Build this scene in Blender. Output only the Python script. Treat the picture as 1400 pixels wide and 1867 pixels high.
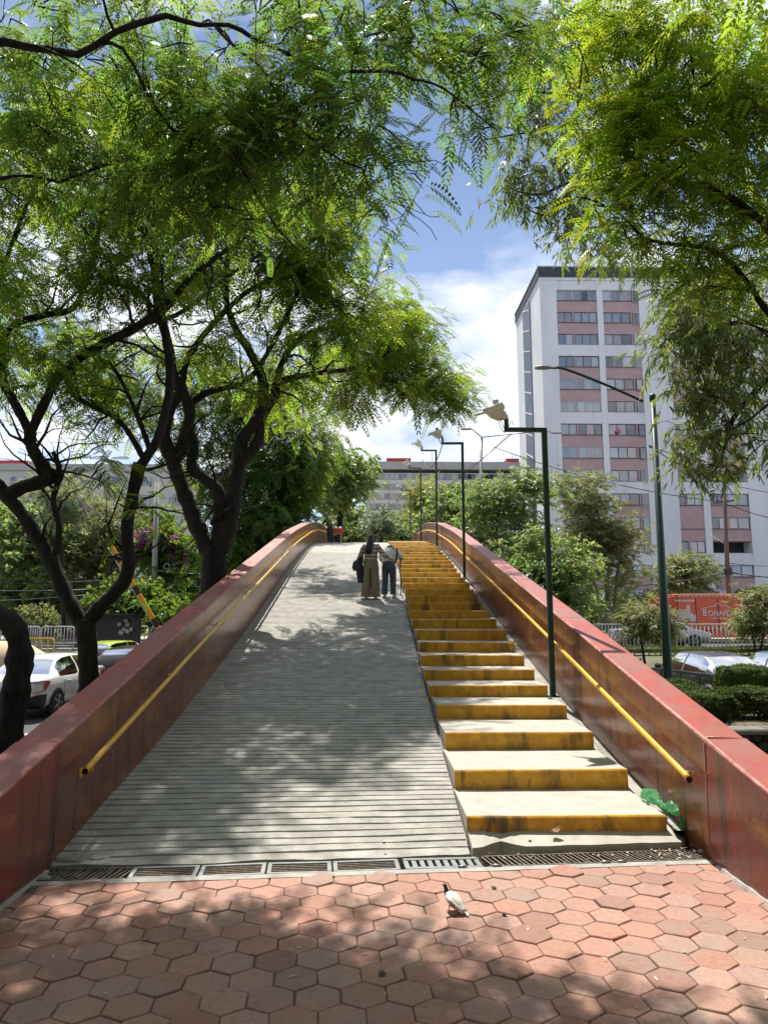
import bpy, bmesh, math, random
import numpy as np
from mathutils import Vector, Matrix, noise
R = math.radians
rng = random.Random(11)
nr = np.random.default_rng(11)
scene = bpy.context.scene
for o in list(bpy.data.objects):
    bpy.data.objects.remove(o)
C = scene.collection

# ------------------------------------------------------------------ camera
F, HOR, VPX, EYE = 1300.0, 1120.0, 675.0, 2.0
TH = math.atan((HOR - 933.5) / F)
PS = math.atan((700 - VPX) / F * math.cos(TH))
FW = Vector((math.sin(PS) * math.cos(TH), math.cos(PS) * math.cos(TH), math.sin(TH)))
RT = Vector((math.cos(PS), -math.sin(PS), 0))
UP = RT.cross(FW)
CAM = Vector((0, 0, EYE))
cam = bpy.data.cameras.new('camera')
camo = bpy.data.objects.new('camera', cam)
C.objects.link(camo)
camo.matrix_world = Matrix(((RT.x, UP.x, -FW.x, CAM.x), (RT.y, UP.y, -FW.y, CAM.y), (RT.z, UP.z, -FW.z, CAM.z), (0, 0, 0, 1)))
cam.sensor_fit = 'VERTICAL'
cam.sensor_height = 24
cam.lens = F / 1867 * 24
cam.clip_start = 0.1
cam.clip_end = 3000
scene.camera = camo

# ------------------------------------------------------------------ world, sun, exposure
SUN_EL, SUN_AZ = 61.0, -14.0      # azimuth measured from +Y towards +X
w = bpy.data.worlds.new('World')
scene.world = w
w.use_nodes = True
nt = w.node_tree
nt.nodes.clear()
out = nt.nodes.new('ShaderNodeOutputWorld')
bg = nt.nodes.new('ShaderNodeBackground')
bg.inputs['Strength'].default_value = 0.078
sky = nt.nodes.new('ShaderNodeTexSky')
sky.sky_type = 'NISHITA'
sky.sun_disc = False
sky.sun_elevation = R(SUN_EL)
sky.sun_rotation = R(SUN_AZ)
sky.altitude = 2200
sky.air_density = 1.15
sky.dust_density = 0.6
sky.ozone_density = 2.0
tc = nt.nodes.new('ShaderNodeTexCoord')
sep = nt.nodes.new('ShaderNodeSeparateXYZ')
nt.links.new(tc.outputs['Generated'], sep.inputs[0])
def wm(op, a, b=None, c=None):
    n = nt.nodes.new('ShaderNodeMath'); n.operation = op
    for i, v in enumerate((a, b, c)):
        if v is None: continue
        if isinstance(v, (int, float)): n.inputs[i].default_value = v
        else: nt.links.new(v, n.inputs[i])
    return n.outputs[0]
zc = wm('ADD', wm('MAXIMUM', sep.outputs[2], 0.0), 0.22)
cmb = nt.nodes.new('ShaderNodeCombineXYZ')
nt.links.new(wm('DIVIDE', sep.outputs[0], zc), cmb.inputs[0])
nt.links.new(wm('DIVIDE', sep.outputs[1], zc), cmb.inputs[1])
cmb.inputs[2].default_value = 3.3
def wnoise(scale, detail, rough, off):
    mp = nt.nodes.new('ShaderNodeMapping')
    mp.inputs['Location'].default_value = off
    nt.links.new(cmb.outputs[0], mp.inputs[0])
    n = nt.nodes.new('ShaderNodeTexNoise')
    n.inputs['Scale'].default_value = scale
    n.inputs['Detail'].default_value = detail
    n.inputs['Roughness'].default_value = rough
    n.inputs['Distortion'].default_value = 0.35
    nt.links.new(mp.outputs[0], n.inputs['Vector'])
    return n.outputs['Fac']
n1 = wnoise(1.25, 9, 0.6, (8.56, 12.87, 0))
n2 = wnoise(3.6, 7, 0.6, (5, 1, 0))
ramp = nt.nodes.new('ShaderNodeValToRGB')
ramp.color_ramp.elements[0].position = 0.43
ramp.color_ramp.elements[1].position = 0.57
nt.links.new(n1, ramp.inputs[0])
shade = nt.nodes.new('ShaderNodeMixRGB')
shade.inputs[1].default_value = (5.3, 6.3, 8.8, 1)
shade.inputs[2].default_value = (10.2, 10.2, 10.2, 1)
r2 = nt.nodes.new('ShaderNodeValToRGB')
r2.color_ramp.elements[0].position = 0.35
r2.color_ramp.elements[1].position = 0.62
nt.links.new(n2, r2.inputs[0])
nt.links.new(r2.outputs[0], shade.inputs[0])
hz = nt.nodes.new('ShaderNodeMixRGB')      # thin pale veil over the blue near the horizon
hz.inputs[2].default_value = (6.0, 7.8, 11.8, 1)
nt.links.new(sky.outputs[0], hz.inputs[1])
nt.links.new(wm('MULTIPLY', wm('POWER', wm('SUBTRACT', 1.0, wm('MAXIMUM', sep.outputs[2], 0.0)), 2.0), 0.85), hz.inputs[0])
mx = nt.nodes.new('ShaderNodeMixRGB')
nt.links.new(ramp.outputs[0], mx.inputs[0])
nt.links.new(hz.outputs[0], mx.inputs[1])
nt.links.new(shade.outputs[0], mx.inputs[2])
nt.links.new(mx.outputs[0], bg.inputs[0])
nt.links.new(bg.outputs[0], out.inputs[0])

sl = bpy.data.lights.new('sun', 'SUN')
sl.energy = 5.0
sl.angle = R(0.53)
sl.color = (1.0, 0.95, 0.86)
so = bpy.data.objects.new('sun', sl)
C.objects.link(so)
SD = Vector((math.sin(R(SUN_AZ)) * math.cos(R(SUN_EL)), math.cos(R(SUN_AZ)) * math.cos(R(SUN_EL)), math.sin(R(SUN_EL))))
so.rotation_euler = SD.to_track_quat('Z', 'Y').to_euler()
so.location = (0, 0, 60)
scene.view_settings.view_transform = 'Standard'
scene.view_settings.look = 'None'
scene.view_settings.gamma = 1
scene.view_settings.use_curve_mapping = False
scene.view_settings.exposure = 0.68
scene.render.engine = 'CYCLES'
scene.cycles.max_bounces = 6
scene.cycles.diffuse_bounces = 3
scene.cycles.glossy_bounces = 3
scene.cycles.transparent_max_bounces = 8
scene.cycles.transmission_bounces = 6

# ------------------------------------------------------------------ helpers
def P(px, py, Y):
    """point of the place seen at photo pixel (px,py), standing Y metres ahead"""
    d = FW + RT * ((px - 700) / F) - UP * ((py - 933.5) / F)
    return CAM + d * (Y / d.y)
def PZ_(px, py, z):
    d = FW + RT * ((px - 700) / F) - UP * ((py - 933.5) / F)
    return CAM + d * ((z - EYE) / d.z)

MATS = {}
def mat(name, col, col2=None, rough=0.7, scale=6.0, stretch=(1, 1, 1), lo=0.35, hi=0.65, bump=0.0, bscale=60.0, metal=0.0, spec=0.5, detail=6, objrand=0.0, coat=0.0):
    m = bpy.data.materials.new(name)
    m.use_nodes = True
    t = m.node_tree
    b = t.nodes['Principled BSDF']
    b.inputs['Roughness'].default_value = rough
    b.inputs['Metallic'].default_value = metal
    b.inputs['Specular IOR Level'].default_value = spec
    b.inputs['Coat Weight'].default_value = coat
    g = t.nodes.new('ShaderNodeNewGeometry')
    mp = t.nodes.new('ShaderNodeMapping')
    mp.inputs['Scale'].default_value = stretch
    t.links.new(g.outputs['Position'], mp.inputs[0])
    col2 = col2 or tuple(c * 0.78 for c in col)
    n = t.nodes.new('ShaderNodeTexNoise')
    n.inputs['Scale'].default_value = scale
    n.inputs['Detail'].default_value = detail
    n.inputs['Roughness'].default_value = 0.62
    t.links.new(mp.outputs[0], n.inputs['Vector'])
    rp = t.nodes.new('ShaderNodeValToRGB')
    rp.color_ramp.elements[0].position = lo
    rp.color_ramp.elements[1].position = hi
    rp.color_ramp.elements[0].color = (*col2, 1)
    rp.color_ramp.elements[1].color = (*col, 1)
    t.links.new(n.outputs['Fac'], rp.inputs[0])
    cur = rp.outputs[0]
    if objrand:
        oi = t.nodes.new('ShaderNodeObjectInfo')
        hs = t.nodes.new('ShaderNodeHueSaturation')
        mr = t.nodes.new('ShaderNodeMapRange')
        mr.inputs['To Min'].default_value = 1 - objrand
        mr.inputs['To Max'].default_value = 1 + objrand
        t.links.new(oi.outputs['Random'], mr.inputs['Value'])
        t.links.new(mr.outputs[0], hs.inputs['Value'])
        t.links.new(cur, hs.inputs['Color'])
        cur = hs.outputs[0]
    t.links.new(cur, b.inputs['Base Color'])
    if bump:
        n2 = t.nodes.new('ShaderNodeTexNoise')
        n2.inputs['Scale'].default_value = bscale
        n2.inputs['Detail'].default_value = 5
        t.links.new(mp.outputs[0], n2.inputs['Vector'])
        bp = t.nodes.new('ShaderNodeBump')
        bp.inputs['Strength'].default_value = bump
        bp.inputs['Distance'].default_value = 0.02
        t.links.new(n2.outputs['Fac'], bp.inputs['Height'])
        t.links.new(bp.outputs[0], b.inputs['Normal'])
    m['bsdf'] = b.name
    MATS[name] = m
    return m
def layer(m, col, scale, lo, hi, stretch=(1, 1, 1), amount=1.0, off=(0, 0, 0), detail=6):
    """one more noise-shaped layer of paint, dirt, wear or painted light over a material"""
    t = m.node_tree
    b = t.nodes['Principled BSDF']
    src = b.inputs['Base Color'].links[0].from_socket
    g = t.nodes.new('ShaderNodeNewGeometry')
    mp = t.nodes.new('ShaderNodeMapping')
    mp.inputs['Scale'].default_value = stretch
    mp.inputs['Location'].default_value = off
    t.links.new(g.outputs['Position'], mp.inputs[0])
    n = t.nodes.new('ShaderNodeTexNoise')
    n.inputs['Scale'].default_value = scale
    n.inputs['Detail'].default_value = detail
    n.inputs['Roughness'].default_value = 0.65
    t.links.new(mp.outputs[0], n.inputs['Vector'])
    mr = t.nodes.new('ShaderNodeMapRange')
    mr.inputs['From Min'].default_value = lo
    mr.inputs['From Max'].default_value = hi
    mr.inputs['To Max'].default_value = amount
    t.links.new(n.outputs['Fac'], mr.inputs['Value'])
    mxn = t.nodes.new('ShaderNodeMixRGB')
    t.links.new(mr.outputs[0], mxn.inputs[0])
    t.links.new(src, mxn.inputs[1])
    mxn.inputs[2].default_value = (*col, 1)
    t.links.new(mxn.outputs[0], b.inputs['Base Color'])
    return m
def leafmat(name, col, trans, tw=0.5, var=0.35, rough=0.5):
    m = bpy.data.materials.new(name)
    m.use_nodes = True
    t = m.node_tree
    b = t.nodes['Principled BSDF']
    b.inputs['Roughness'].default_value = rough
    b.inputs['Specular IOR Level'].default_value = 0.3
    g = t.nodes.new('ShaderNodeNewGeometry')
    n = t.nodes.new('ShaderNodeTexNoise')
    n.inputs['Scale'].default_value = 1.3
    n.inputs['Detail'].default_value = 3
    t.links.new(g.outputs['Position'], n.inputs['Vector'])
    mr = t.nodes.new('ShaderNodeMapRange')
    mr.inputs['From Min'].default_value = 0.3
    mr.inputs['From Max'].default_value = 0.7
    mr.inputs['To Min'].default_value = 1 - var
    mr.inputs['To Max'].default_value = 1 + var
    t.links.new(n.outputs['Fac'], mr.inputs['Value'])
    outn = t.nodes['Material Output']
    def tinted(c, isl):
        hs = t.nodes.new('ShaderNodeHueSaturation')
        hs.inputs['Color'].default_value = (*c, 1)
        t.links.new(mr.outputs[0], hs.inputs['Value'])
        mr2 = t.nodes.new('ShaderNodeMapRange')
        mr2.inputs['To Min'].default_value = 0.465
        mr2.inputs['To Max'].default_value = 0.53
        at = t.nodes.new('ShaderNodeAttribute'); at.attribute_name = 'tone'
        t.links.new(at.outputs['Fac'], mr2.inputs['Value'])
        t.links.new(mr2.outputs[0], hs.inputs['Hue'])
        return hs.outputs[0]
    t.links.new(tinted(col, 0), b.inputs['Base Color'])
    tr = t.nodes.new('ShaderNodeBsdfTranslucent')
    t.links.new(tinted(trans, 1), tr.inputs[0])
    ms = t.nodes.new('ShaderNodeMixShader')
    ms.inputs[0].default_value = tw
    t.links.new(b.outputs[0], ms.inputs[1])
    t.links.new(tr.outputs[0], ms.inputs[2])
    t.links.new(ms.outputs[0], outn.inputs[0])
    MATS[name] = m
    return m
def glassmat(name, tint, gloss=0.3):
    m = bpy.data.materials.new(name)
    m.use_nodes = True
    t = m.node_tree
    t.nodes.remove(t.nodes['Principled BSDF'])
    a = t.nodes.new('ShaderNodeBsdfTransparent')
    a.inputs[0].default_value = (*tint, 1)
    g = t.nodes.new('ShaderNodeBsdfGlossy')
    g.inputs['Roughness'].default_value = 0.04
    fr = t.nodes.new('ShaderNodeFresnel')
    fr.inputs['IOR'].default_value = 1.5
    ad = t.nodes.new('ShaderNodeMath')
    ad.operation = 'ADD'
    ad.inputs[1].default_value = gloss
    t.links.new(fr.outputs[0], ad.inputs[0])
    ms = t.nodes.new('ShaderNodeMixShader')
    t.links.new(ad.outputs[0], ms.inputs[0])
    t.links.new(a.outputs[0], ms.inputs[1])
    t.links.new(g.outputs[0], ms.inputs[2])
    t.links.new(ms.outputs[0], t.nodes['Material Output'].inputs[0])
    MATS[name] = m
    return m

class MB:
    """collects shapes into one mesh"""
    def __init__(s): s.v, s.f, s.m, s.sm = [], [], [], []
    def add(s, verts, faces, mi=0, smooth=False):
        o = len(s.v)
        s.v += [tuple(p) for p in verts]
        s.f += [tuple(i + o for i in f) for f in faces]
        s.m += [mi] * len(faces)
        s.sm += [smooth] * len(faces)
        return s
    def box(s, c, d, rot=None, mi=0, bev=0.0):
        x, y, z = d[0] / 2, d[1] / 2, d[2] / 2
        if bev:
            b = min(bev, x * .9, y * .9, z * .9)
            bm = bmesh.new()
            bmesh.ops.create_cube(bm, size=1)
            bmesh.ops.scale(bm, vec=d, verts=bm.verts)
            bmesh.ops.bevel(bm, geom=bm.edges[:], offset=b, segments=1, affect='EDGES')
            vs = [v.co.copy() for v in bm.verts]
            bm.verts.index_update()
            fs = [[v.index for v in f.verts] for f in bm.faces]
            bm.free()
        else:
            vs = [Vector(p) for p in ((-x, -y, -z), (x, -y, -z), (x, y, -z), (-x, y, -z), (-x, -y, z), (x, -y, z), (x, y, z), (-x, y, z))]
            fs = [(0, 3, 2, 1), (4, 5, 6, 7), (0, 1, 5, 4), (1, 2, 6, 5), (2, 3, 7, 6), (3, 0, 4, 7)]
        if rot is not None: vs = [rot @ v for v in vs]
        c = Vector(c)
        return s.add([v + c for v in vs], fs, mi)
    def tube(s, pts, rad, n=8, mi=0, cap=True, smooth=True, lump=0.0):
        pts = [Vector(p) for p in pts]
        if isinstance(rad, (int, float)): rad = [rad] * len(pts)
        k = len(pts)
        T = [(pts[min(i + 1, k - 1)] - pts[max(i - 1, 0)]).normalized() for i in range(k)]
        a = Vector((0, 0, 1)) if abs(T[0].z) < 0.9 else Vector((1, 0, 0))
        u = T[0].cross(a).normalized()
        vs = []
        for i in range(k):
            u = (u - T[i] * u.dot(T[i]))
            if u.length < 1e-6: u = T[i].orthogonal()
            u.normalize()
            v = T[i].cross(u)
            for j in range(n):
                t = 2 * math.pi * j / n
                o = (u * math.cos(t) + v * math.sin(t)) * rad[i]
                if lump: o *= 1 + lump * (noise.noise((pts[i] + o) * 5) + .8 * noise.noise((pts[i] + o * 2.5) * 13))
                vs.append(pts[i] + o)
        fs = [(i * n + j, i * n + (j + 1) % n, (i + 1) * n + (j + 1) % n, (i + 1) * n + j) for i in range(k - 1) for j in range(n)]
        if cap:
            fs += [tuple(range(n - 1, -1, -1)), tuple(range((k - 1) * n, k * n))]
        return s.add(vs, fs, mi, smooth)
    def lathe(s, prof, c, n=16, mi=0, axis=None, smooth=True):
        M3 = axis if axis is not None else Matrix.Identity(3)
        c = Vector(c)
        vs = [c + M3 @ Vector((r * math.cos(2 * math.pi * j / n), r * math.sin(2 * math.pi * j / n), z)) for r, z in prof for j in range(n)]
        k = len(prof)
        fs = [(i * n + j, i * n + (j + 1) % n, (i + 1) * n + (j + 1) % n, (i + 1) * n + j) for i in range(k - 1) for j in range(n)]
        fs += [tuple(range(n - 1, -1, -1)), tuple(range((k - 1) * n, k * n))]
        return s.add(vs, fs, mi, smooth)
    def loft(s, rings, mi=0, cap=True, smooth=True):
        n = len(rings[0]); k = len(rings)
        vs = [p for r in rings for p in r]
        fs = [(i * n + j, i * n + (j + 1) % n, (i + 1) * n + (j + 1) % n, (i + 1) * n + j) for i in range(k - 1) for j in range(n)]
        if cap: fs += [tuple(range(n - 1, -1, -1)), tuple(range((k - 1) * n, k * n))]
        return s.add(vs, fs, mi, smooth)
    def build(s, name, mats, parent=None, **kw):
        me = bpy.data.meshes.new(name)
        me.from_pydata(s.v, [], s.f)
        if not isinstance(mats, (list, tuple)): mats = [mats]
        for m in mats: me.materials.append(MATS[m])
        me.polygons.foreach_set('material_index', s.m)
        me.polygons.foreach_set('use_smooth', s.sm)
        me.update()
        return link(name, me, parent, **kw)
def link(name, me, parent=None, loc=None, rot=None, fix=False, **props):
    if fix:
        bm = bmesh.new(); bm.from_mesh(me)
        bmesh.ops.recalc_face_normals(bm, faces=bm.faces); bm.to_mesh(me); bm.free()
    o = bpy.data.objects.new(name, me)
    C.objects.link(o)
    if parent is not None: o.parent = parent
    if loc is not None: o.location = loc
    if rot is not None: o.rotation_euler = rot
    for k, v in props.items(): o[k] = v
    return o
def thing(name, label, category, loc=(0, 0, 0), rotz=0.0, group=None):
    o = bpy.data.objects.new(name, None)
    o.empty_display_size = 0.2
    C.objects.link(o)
    o.location = loc
    o.rotation_euler = (0, 0, rotz)
    o['label'] = label
    o['category'] = category
    if group: o['group'] = group
    return o
def copy_tree(o, parent=None):
    c = o.copy(); C.objects.link(c)
    if parent is not None: c.parent = parent
    for ch in o.children: copy_tree(ch, c)
    return c
def smooth_path(pts, n=6):
    """Catmull-Rom through tuples of any length"""
    A = [np.array(p, float) for p in pts]
    out = []
    for i in range(len(A) - 1):
        p0, p1, p2, p3 = A[max(i - 1, 0)], A[i], A[i + 1], A[min(i + 2, len(A) - 1)]
        for k in range(n):
            t = k / n
            out.append(0.5 * ((2 * p1) + (p2 - p0) * t + (2 * p0 - 5 * p1 + 4 * p2 - p3) * t * t + (3 * p1 - p0 - 3 * p2 + p3) * t ** 3))
    out.append(A[-1])
    return out

# ------------------------------------------------------------------ materials
mat('soil', (.16, .12, .085), (.09, .07, .05), .95, 2.5, bump=.6, bscale=14)
layer(MATS['soil'], (.10, .13, .04), 0.8, .45, .6)
mat('asphalt', (.075, .075, .078), (.045, .045, .047), .85, 3, bump=.3, bscale=90)
mat('pavement', (.40, .38, .34), (.28, .27, .25), .85, 2, bump=.2)
mat('joint_sand', (.19, .12, .095), (.11, .07, .055), .95, 20, bump=.5)
def paver_mat():
    m = mat('paver', (.42, .275, .23), (.315, .195, .16), .85, 26, bump=.35, bscale=170, lo=.3, hi=.7)
    t = m.node_tree; b = t.nodes['Principled BSDF']
    src = b.inputs['Base Color'].links[0].from_socket
    oi = t.nodes.new('ShaderNodeObjectInfo')
    rp = t.nodes.new('ShaderNodeValToRGB')
    rp.color_ramp.interpolation = 'LINEAR'
    cols = [(0, (.84, .66, .58)), (.18, (1.06, .90, .82)), (.36, (.96, .78, .68)), (.52, (1.10, 1.04, .98)), (.68, (.72, .60, .55)), (.84, (1.10, .86, .76)), (1, (.96, .94, .96))]
    while len(rp.color_ramp.elements) < len(cols): rp.color_ramp.elements.new(.5)
    for e, (p, c) in zip(rp.color_ramp.elements, cols): e.position = p; e.color = (*c, 1)
    t.links.new(oi.outputs['Random'], rp.inputs[0])
    mm = t.nodes.new('ShaderNodeMixRGB'); mm.blend_type = 'MULTIPLY'; mm.inputs[0].default_value = 1
    t.links.new(src, mm.inputs[1]); t.links.new(rp.outputs[0], mm.inputs[2])
    t.links.new(mm.outputs[0], b.inputs['Base Color'])
    layer(m, (.27, .225, .185), 1.6, .50, .68, amount=.7)
    layer(m, (.10, .08, .07), 9, .58, .74, amount=.6)
    layer(m, (.05, .045, .04), 38, .70, .74, amount=.7)
paver_mat()
mat('concrete', (.43, .412, .375), (.28, .268, .243), .88, 5, bump=.5, bscale=60)
layer(MATS['concrete'], (.20, .18, .155), 2.3, .5, .78, stretch=(1, 3, 1), amount=.6)
layer(MATS['concrete'], (.12, .105, .09), 30, .62, .8, amount=.5)
mat('tread', (.47, .445, .39), (.36, .34, .295), .88, 6, bump=.25, bscale=90)
layer(MATS['tread'], (.30, .27, .23), 3.0, .52, .75, amount=.55)
mat('red_paint_bounce', (.27, .042, .032), (.19, .036, .028), .30, 3, bump=.16, bscale=26, lo=.3, hi=.7)
layer(MATS['red_paint_bounce'], (.16, .065, .045), 1.1, .42, .60, amount=.8)
layer(MATS['red_paint_bounce'], (.40, .18, .04), 1.5, .56, .70, stretch=(1, .6, 1.6), amount=.75, off=(4, 1, 2))  # orange light bounced off the yellow steps, painted into the colour
layer(MATS['red_paint_bounce'], (.065, .037, .032), 7, .53, .66, stretch=(1, 1, .07), amount=.85)
layer(MATS['red_paint_bounce'], (.36, .22, .17), 16, .62, .72, stretch=(1, 1, .16), amount=.5)
mat('brown_red_paint_bounce', (.22, .058, .034), (.15, .045, .030), .24, 2.2, bump=.14, bscale=26, lo=.35, hi=.65)
layer(MATS['brown_red_paint_bounce'], (.34, .155, .040), 1.2, .46, .66, stretch=(1, .5, 1.8), amount=.8, off=(4, 1, 2))  # orange reflection of steps and rail, put into the wall colour
layer(MATS['brown_red_paint_bounce'], (.11, .062, .048), 1.6, .50, .64, off=(1, 7, 3), amount=.7)
layer(MATS['brown_red_paint_bounce'], (.055, .034, .028), 8, .54, .66, stretch=(1, 1, .06), amount=.8)
layer(MATS['brown_red_paint_bounce'], (.34, .22, .16), 18, .62, .70, stretch=(1, 1, .14), amount=.5)
mat('red_cap', (.42, .075, .052), (.32, .060, .044), .45, 4, bump=.15, bscale=40)
layer(MATS['red_cap'], (.29, .13, .105), 1.5, .42, .60, amount=.75)
layer(MATS['red_cap'], (.12, .06, .05), 3.2, .58, .72, amount=.6, off=(3, 3, 3))
layer(MATS['red_cap'], (.55, .35, .30), 22, .70, .76, amount=.7)
mat('yellow_riser', (.74, .38, .018), (.56, .25, .014), .5, 7)
layer(MATS['yellow_riser'], (.06, .04, .02), 3.4, .52, .66, stretch=(1, 1, .3), amount=.88)
layer(MATS['yellow_riser'], (.12, .07, .02), 20, .56, .70, stretch=(1, 1, .5), amount=.7)
mat('worn_edge', (.46, .22, .19), (.38, .11, .09), .7, 14, lo=.42, hi=.56)
mat('drain_mud', (.05, .042, .034), (.03, .026, .02), .95, 9)
mat('yellow_rail', (.80, .47, .03), (.68, .36, .02), .38, 9)
layer(MATS['yellow_rail'], (.3, .12, .03), 30, .66, .74, amount=.7)
mat('galvanised', (.30, .31, .31), (.20, .205, .205), .45, 12, metal=.6)
mat('rusty_steel', (.25, .22, .19), (.12, .08, .055), .6, 30, metal=.4)
mat('dark_void', (.012, .012, .012), None, .95, 5)
mat('lamp_green', (.018, .055, .04), (.012, .035, .028), .4, 8)
layer(MATS['lamp_green'], (.13, .11, .08), 7, .68, .76, amount=.6)
mat('luminaire', (.76, .74, .66), (.62, .60, .53), .5, 9)
mat('grey_metal', (.34, .35, .36), (.26, .27, .28), .45, 6, metal=.3)
mat('white_metal', (.62, .63, .62), (.42, .43, .43), .45, 10)
mat('yellow_metal', (.72, .43, .03), (.6, .33, .02), .45, 10)
mat('black_paint', (.014, .014, .015), (.02, .02, .02), .4, 6)
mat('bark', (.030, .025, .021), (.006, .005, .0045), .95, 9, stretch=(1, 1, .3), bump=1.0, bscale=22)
mat('bark_pale', (.24, .21, .17), (.13, .11, .09), .95, 9, stretch=(1, 1, .3), bump=.7, bscale=22)
mat('twig', (.022, .018, .015), (.014, .012, .010), .95, 9)
leafmat('fern_leaf', (.056, .100, .016), (.30, .43, .026), .52, var=.6)
leafmat('fern_leaf_cool', (.052, .098, .024), (.25, .40, .04), .50, var=.55)
leafmat('fern_leaf_bright', (.066, .114, .018), (.37, .50, .028), .54, var=.5)
leafmat('slender_leaf', (.10, .125, .05), (.27, .34, .07), .48)
leafmat('broad_leaf', (.105, .145, .06), (.34, .45, .11), .48, rough=.45)
leafmat('dark_leaf', (.045, .085, .02), (.22, .33, .03), .47)
leafmat('pale_leaf', (.145, .155, .07), (.34, .37, .12), .45)
leafmat('yellow_leaf', (.12, .14, .02), (.36, .38, .03), .45)
leafmat('hedge_leaf', (.085, .115, .028), (.10, .16, .025), .35)
leafmat('grey_leaf', (.12, .145, .09), (.25, .31, .15), .42)
leafmat('magenta_petal', (.36, .09, .32), (.52, .14, .46), .45, var=.2)
mat('plaster_white', (.76, .75, .75), (.66, .65, .65), .85, .35, stretch=(1, 1, .35))
layer(MATS['plaster_white'], (.46, .46, .48), 1.4, .56, .72, stretch=(1, 1, .06), amount=.5)
mat('spandrel_pink', (.50, .335, .325), (.43, .28, .275), .85, .7)
layer(MATS['spandrel_pink'], (.33, .21, .21), 1.8, .58, .75, stretch=(1, 1, .12), amount=.5)
mat('cornice_dark', (.055, .065, .08), (.035, .04, .05), .8, 1.2)
layer(MATS['cornice_dark'], (.22, .21, .2), 1.0, .6, .72, stretch=(1, 1, .4), amount=.6)
mat('glazing_band', (.055, .065, .085), (.04, .048, .065), .35, 1)
mat('brick_red', (.26, .085, .06), (.2, .07, .05), .9, 3)
mat('window_frame', (.55, .55, .55), (.42, .42, .42), .5, 4)
mat('bronze_frame', (.12, .10, .09), None, .5, 4)
mat('room_dark', (.025, .025, .03), (.04, .04, .045), .9, .4)
mat('curtain_white', (.80, .80, .78), (.68, .68, .66), .9, 2, objrand=.2)
mat('curtain_pink', (.70, .56, .53), (.6, .48, .45), .9, 2, objrand=.15)
mat('curtain_grey', (.52, .53, .55), (.42, .43, .45), .9, 2, objrand=.2)
glassmat('pane_glass', (.95, .97, .98), .16)
glassmat('car_glass', (.10, .12, .12), .0)
mat('beige_block', (.58, .54, .47), (.50, .47, .41), .9, .3)
mat('cream_spandrel', (.74, .69, .59), (.66, .61, .52), .9, .4)
mat('grey_block', (.50, .48, .44), (.42, .40, .37), .9, .4)
mat('roof_red', (.42, .03, .028), (.34, .025, .02), .6, .5)
mat('house_red', (.27, .03, .03), (.2, .025, .025), .7, 1)
mat('car_white', (.74, .76, .76), (.70, .72, .72), .22, 2, coat=.6)
mat('car_black', (.016, .017, .022), (.012, .013, .016), .3, 2, coat=1.0)
mat('car_maroon', (.045, .008, .012), (.03, .006, .01), .2, 2, coat=.8)
mat('car_lime', (.42, .52, .02), (.38, .47, .02), .25, 2, coat=.6)
mat('car_silver', (.30, .31, .32), (.26, .27, .28), .25, 2, metal=.5, coat=.6)
mat('car_grey', (.05, .055, .06), (.04, .044, .05), .22, 2, coat=.8)
mat('tan_cloth', (.62, .48, .30), (.5, .38, .24), .85, 3)
mat('tyre', (.02, .02, .02), None, .85, 30)
mat('rim', (.42, .43, .44), (.3, .3, .31), .35, 20, metal=.8)
mat('plastic_black', (.018, .018, .02), None, .5, 20)
mat('tail_red', (.40, .012, .012), (.28, .008, .008), .2, 12, coat=.6)
mat('clear_lamp', (.7, .7, .68), (.5, .5, .5), .15, 12, coat=.8)
mat('chrome', (.6, .6, .6), None, .12, 10, metal=1)
mat('plate', (.6, .6, .57), (.5, .5, .47), .5, 20)
mat('truck_orange', (.72, .11, .035), (.64, .095, .03), .4, 1.5)
mat('truck_rail', (.78, .30, .2), (.7, .24, .15), .5, 4)
mat('print_white', (.78, .76, .73), None, .5, 4)
mat('print_pale', (.62, .52, .48), (.5, .42, .40), .5, 12)
mat('lava_stone', (.055, .052, .05), (.022, .021, .02), .95, 14, bump=1.0, bscale=45, objrand=.35)
mat('stone_cap', (.20, .19, .175), (.13, .125, .115), .9, 7, bump=.4)
mat('skin', (.38, .20, .13), (.33, .17, .11), .55, 20)
mat('hair_black', (.008, .007, .007), (.014, .012, .012), .45, 30, stretch=(6, 6, .5))
def stripe_mat():
    m = mat('striped_knit', (.50, .42, .37), (.44, .36, .32), .95, 40, bump=.4, bscale=220)
    t = m.node_tree; b = t.nodes['Principled BSDF']
    src = b.inputs['Base Color'].links[0].from_socket
    tcn = t.nodes.new('ShaderNodeTexCoord')
    wv = t.nodes.new('ShaderNodeTexWave'); wv.wave_type = 'BANDS'; wv.bands_direction = 'Z'
    wv.inputs['Scale'].default_value = 3.1; wv.inputs['Distortion'].default_value = .6
    wv.inputs['Phase Offset'].default_value = 1.2
    t.links.new(tcn.outputs['Object'], wv.inputs['Vector'])
    mr = t.nodes.new('ShaderNodeMapRange'); mr.inputs['From Min'].default_value = .82; mr.inputs['From Max'].default_value = .9
    t.links.new(wv.outputs['Fac'], mr.inputs['Value'])
    mm = t.nodes.new('ShaderNodeMixRGB'); mm.inputs[2].default_value = (.11, .03, .035, 1)
    t.links.new(mr.outputs[0], mm.inputs[0]); t.links.new(src, mm.inputs[1])
    t.links.new(mm.outputs[0], b.inputs['Base Color'])
stripe_mat()
mat('khaki_cloth', (.27, .22, .155), (.21, .17, .12), .95, 12, stretch=(4, 4, .6), bump=.3)
mat('pale_shirt', (.72, .74, .70), (.60, .62, .59), .9, 8, bump=.3, bscale=25)
mat('denim', (.085, .12, .18), (.06, .085, .13), .9, 14, stretch=(3, 3, .6), bump=.3)
mat('dark_cloth', (.025, .03, .042), (.016, .018, .025), .9, 12, bump=.3)
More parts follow.
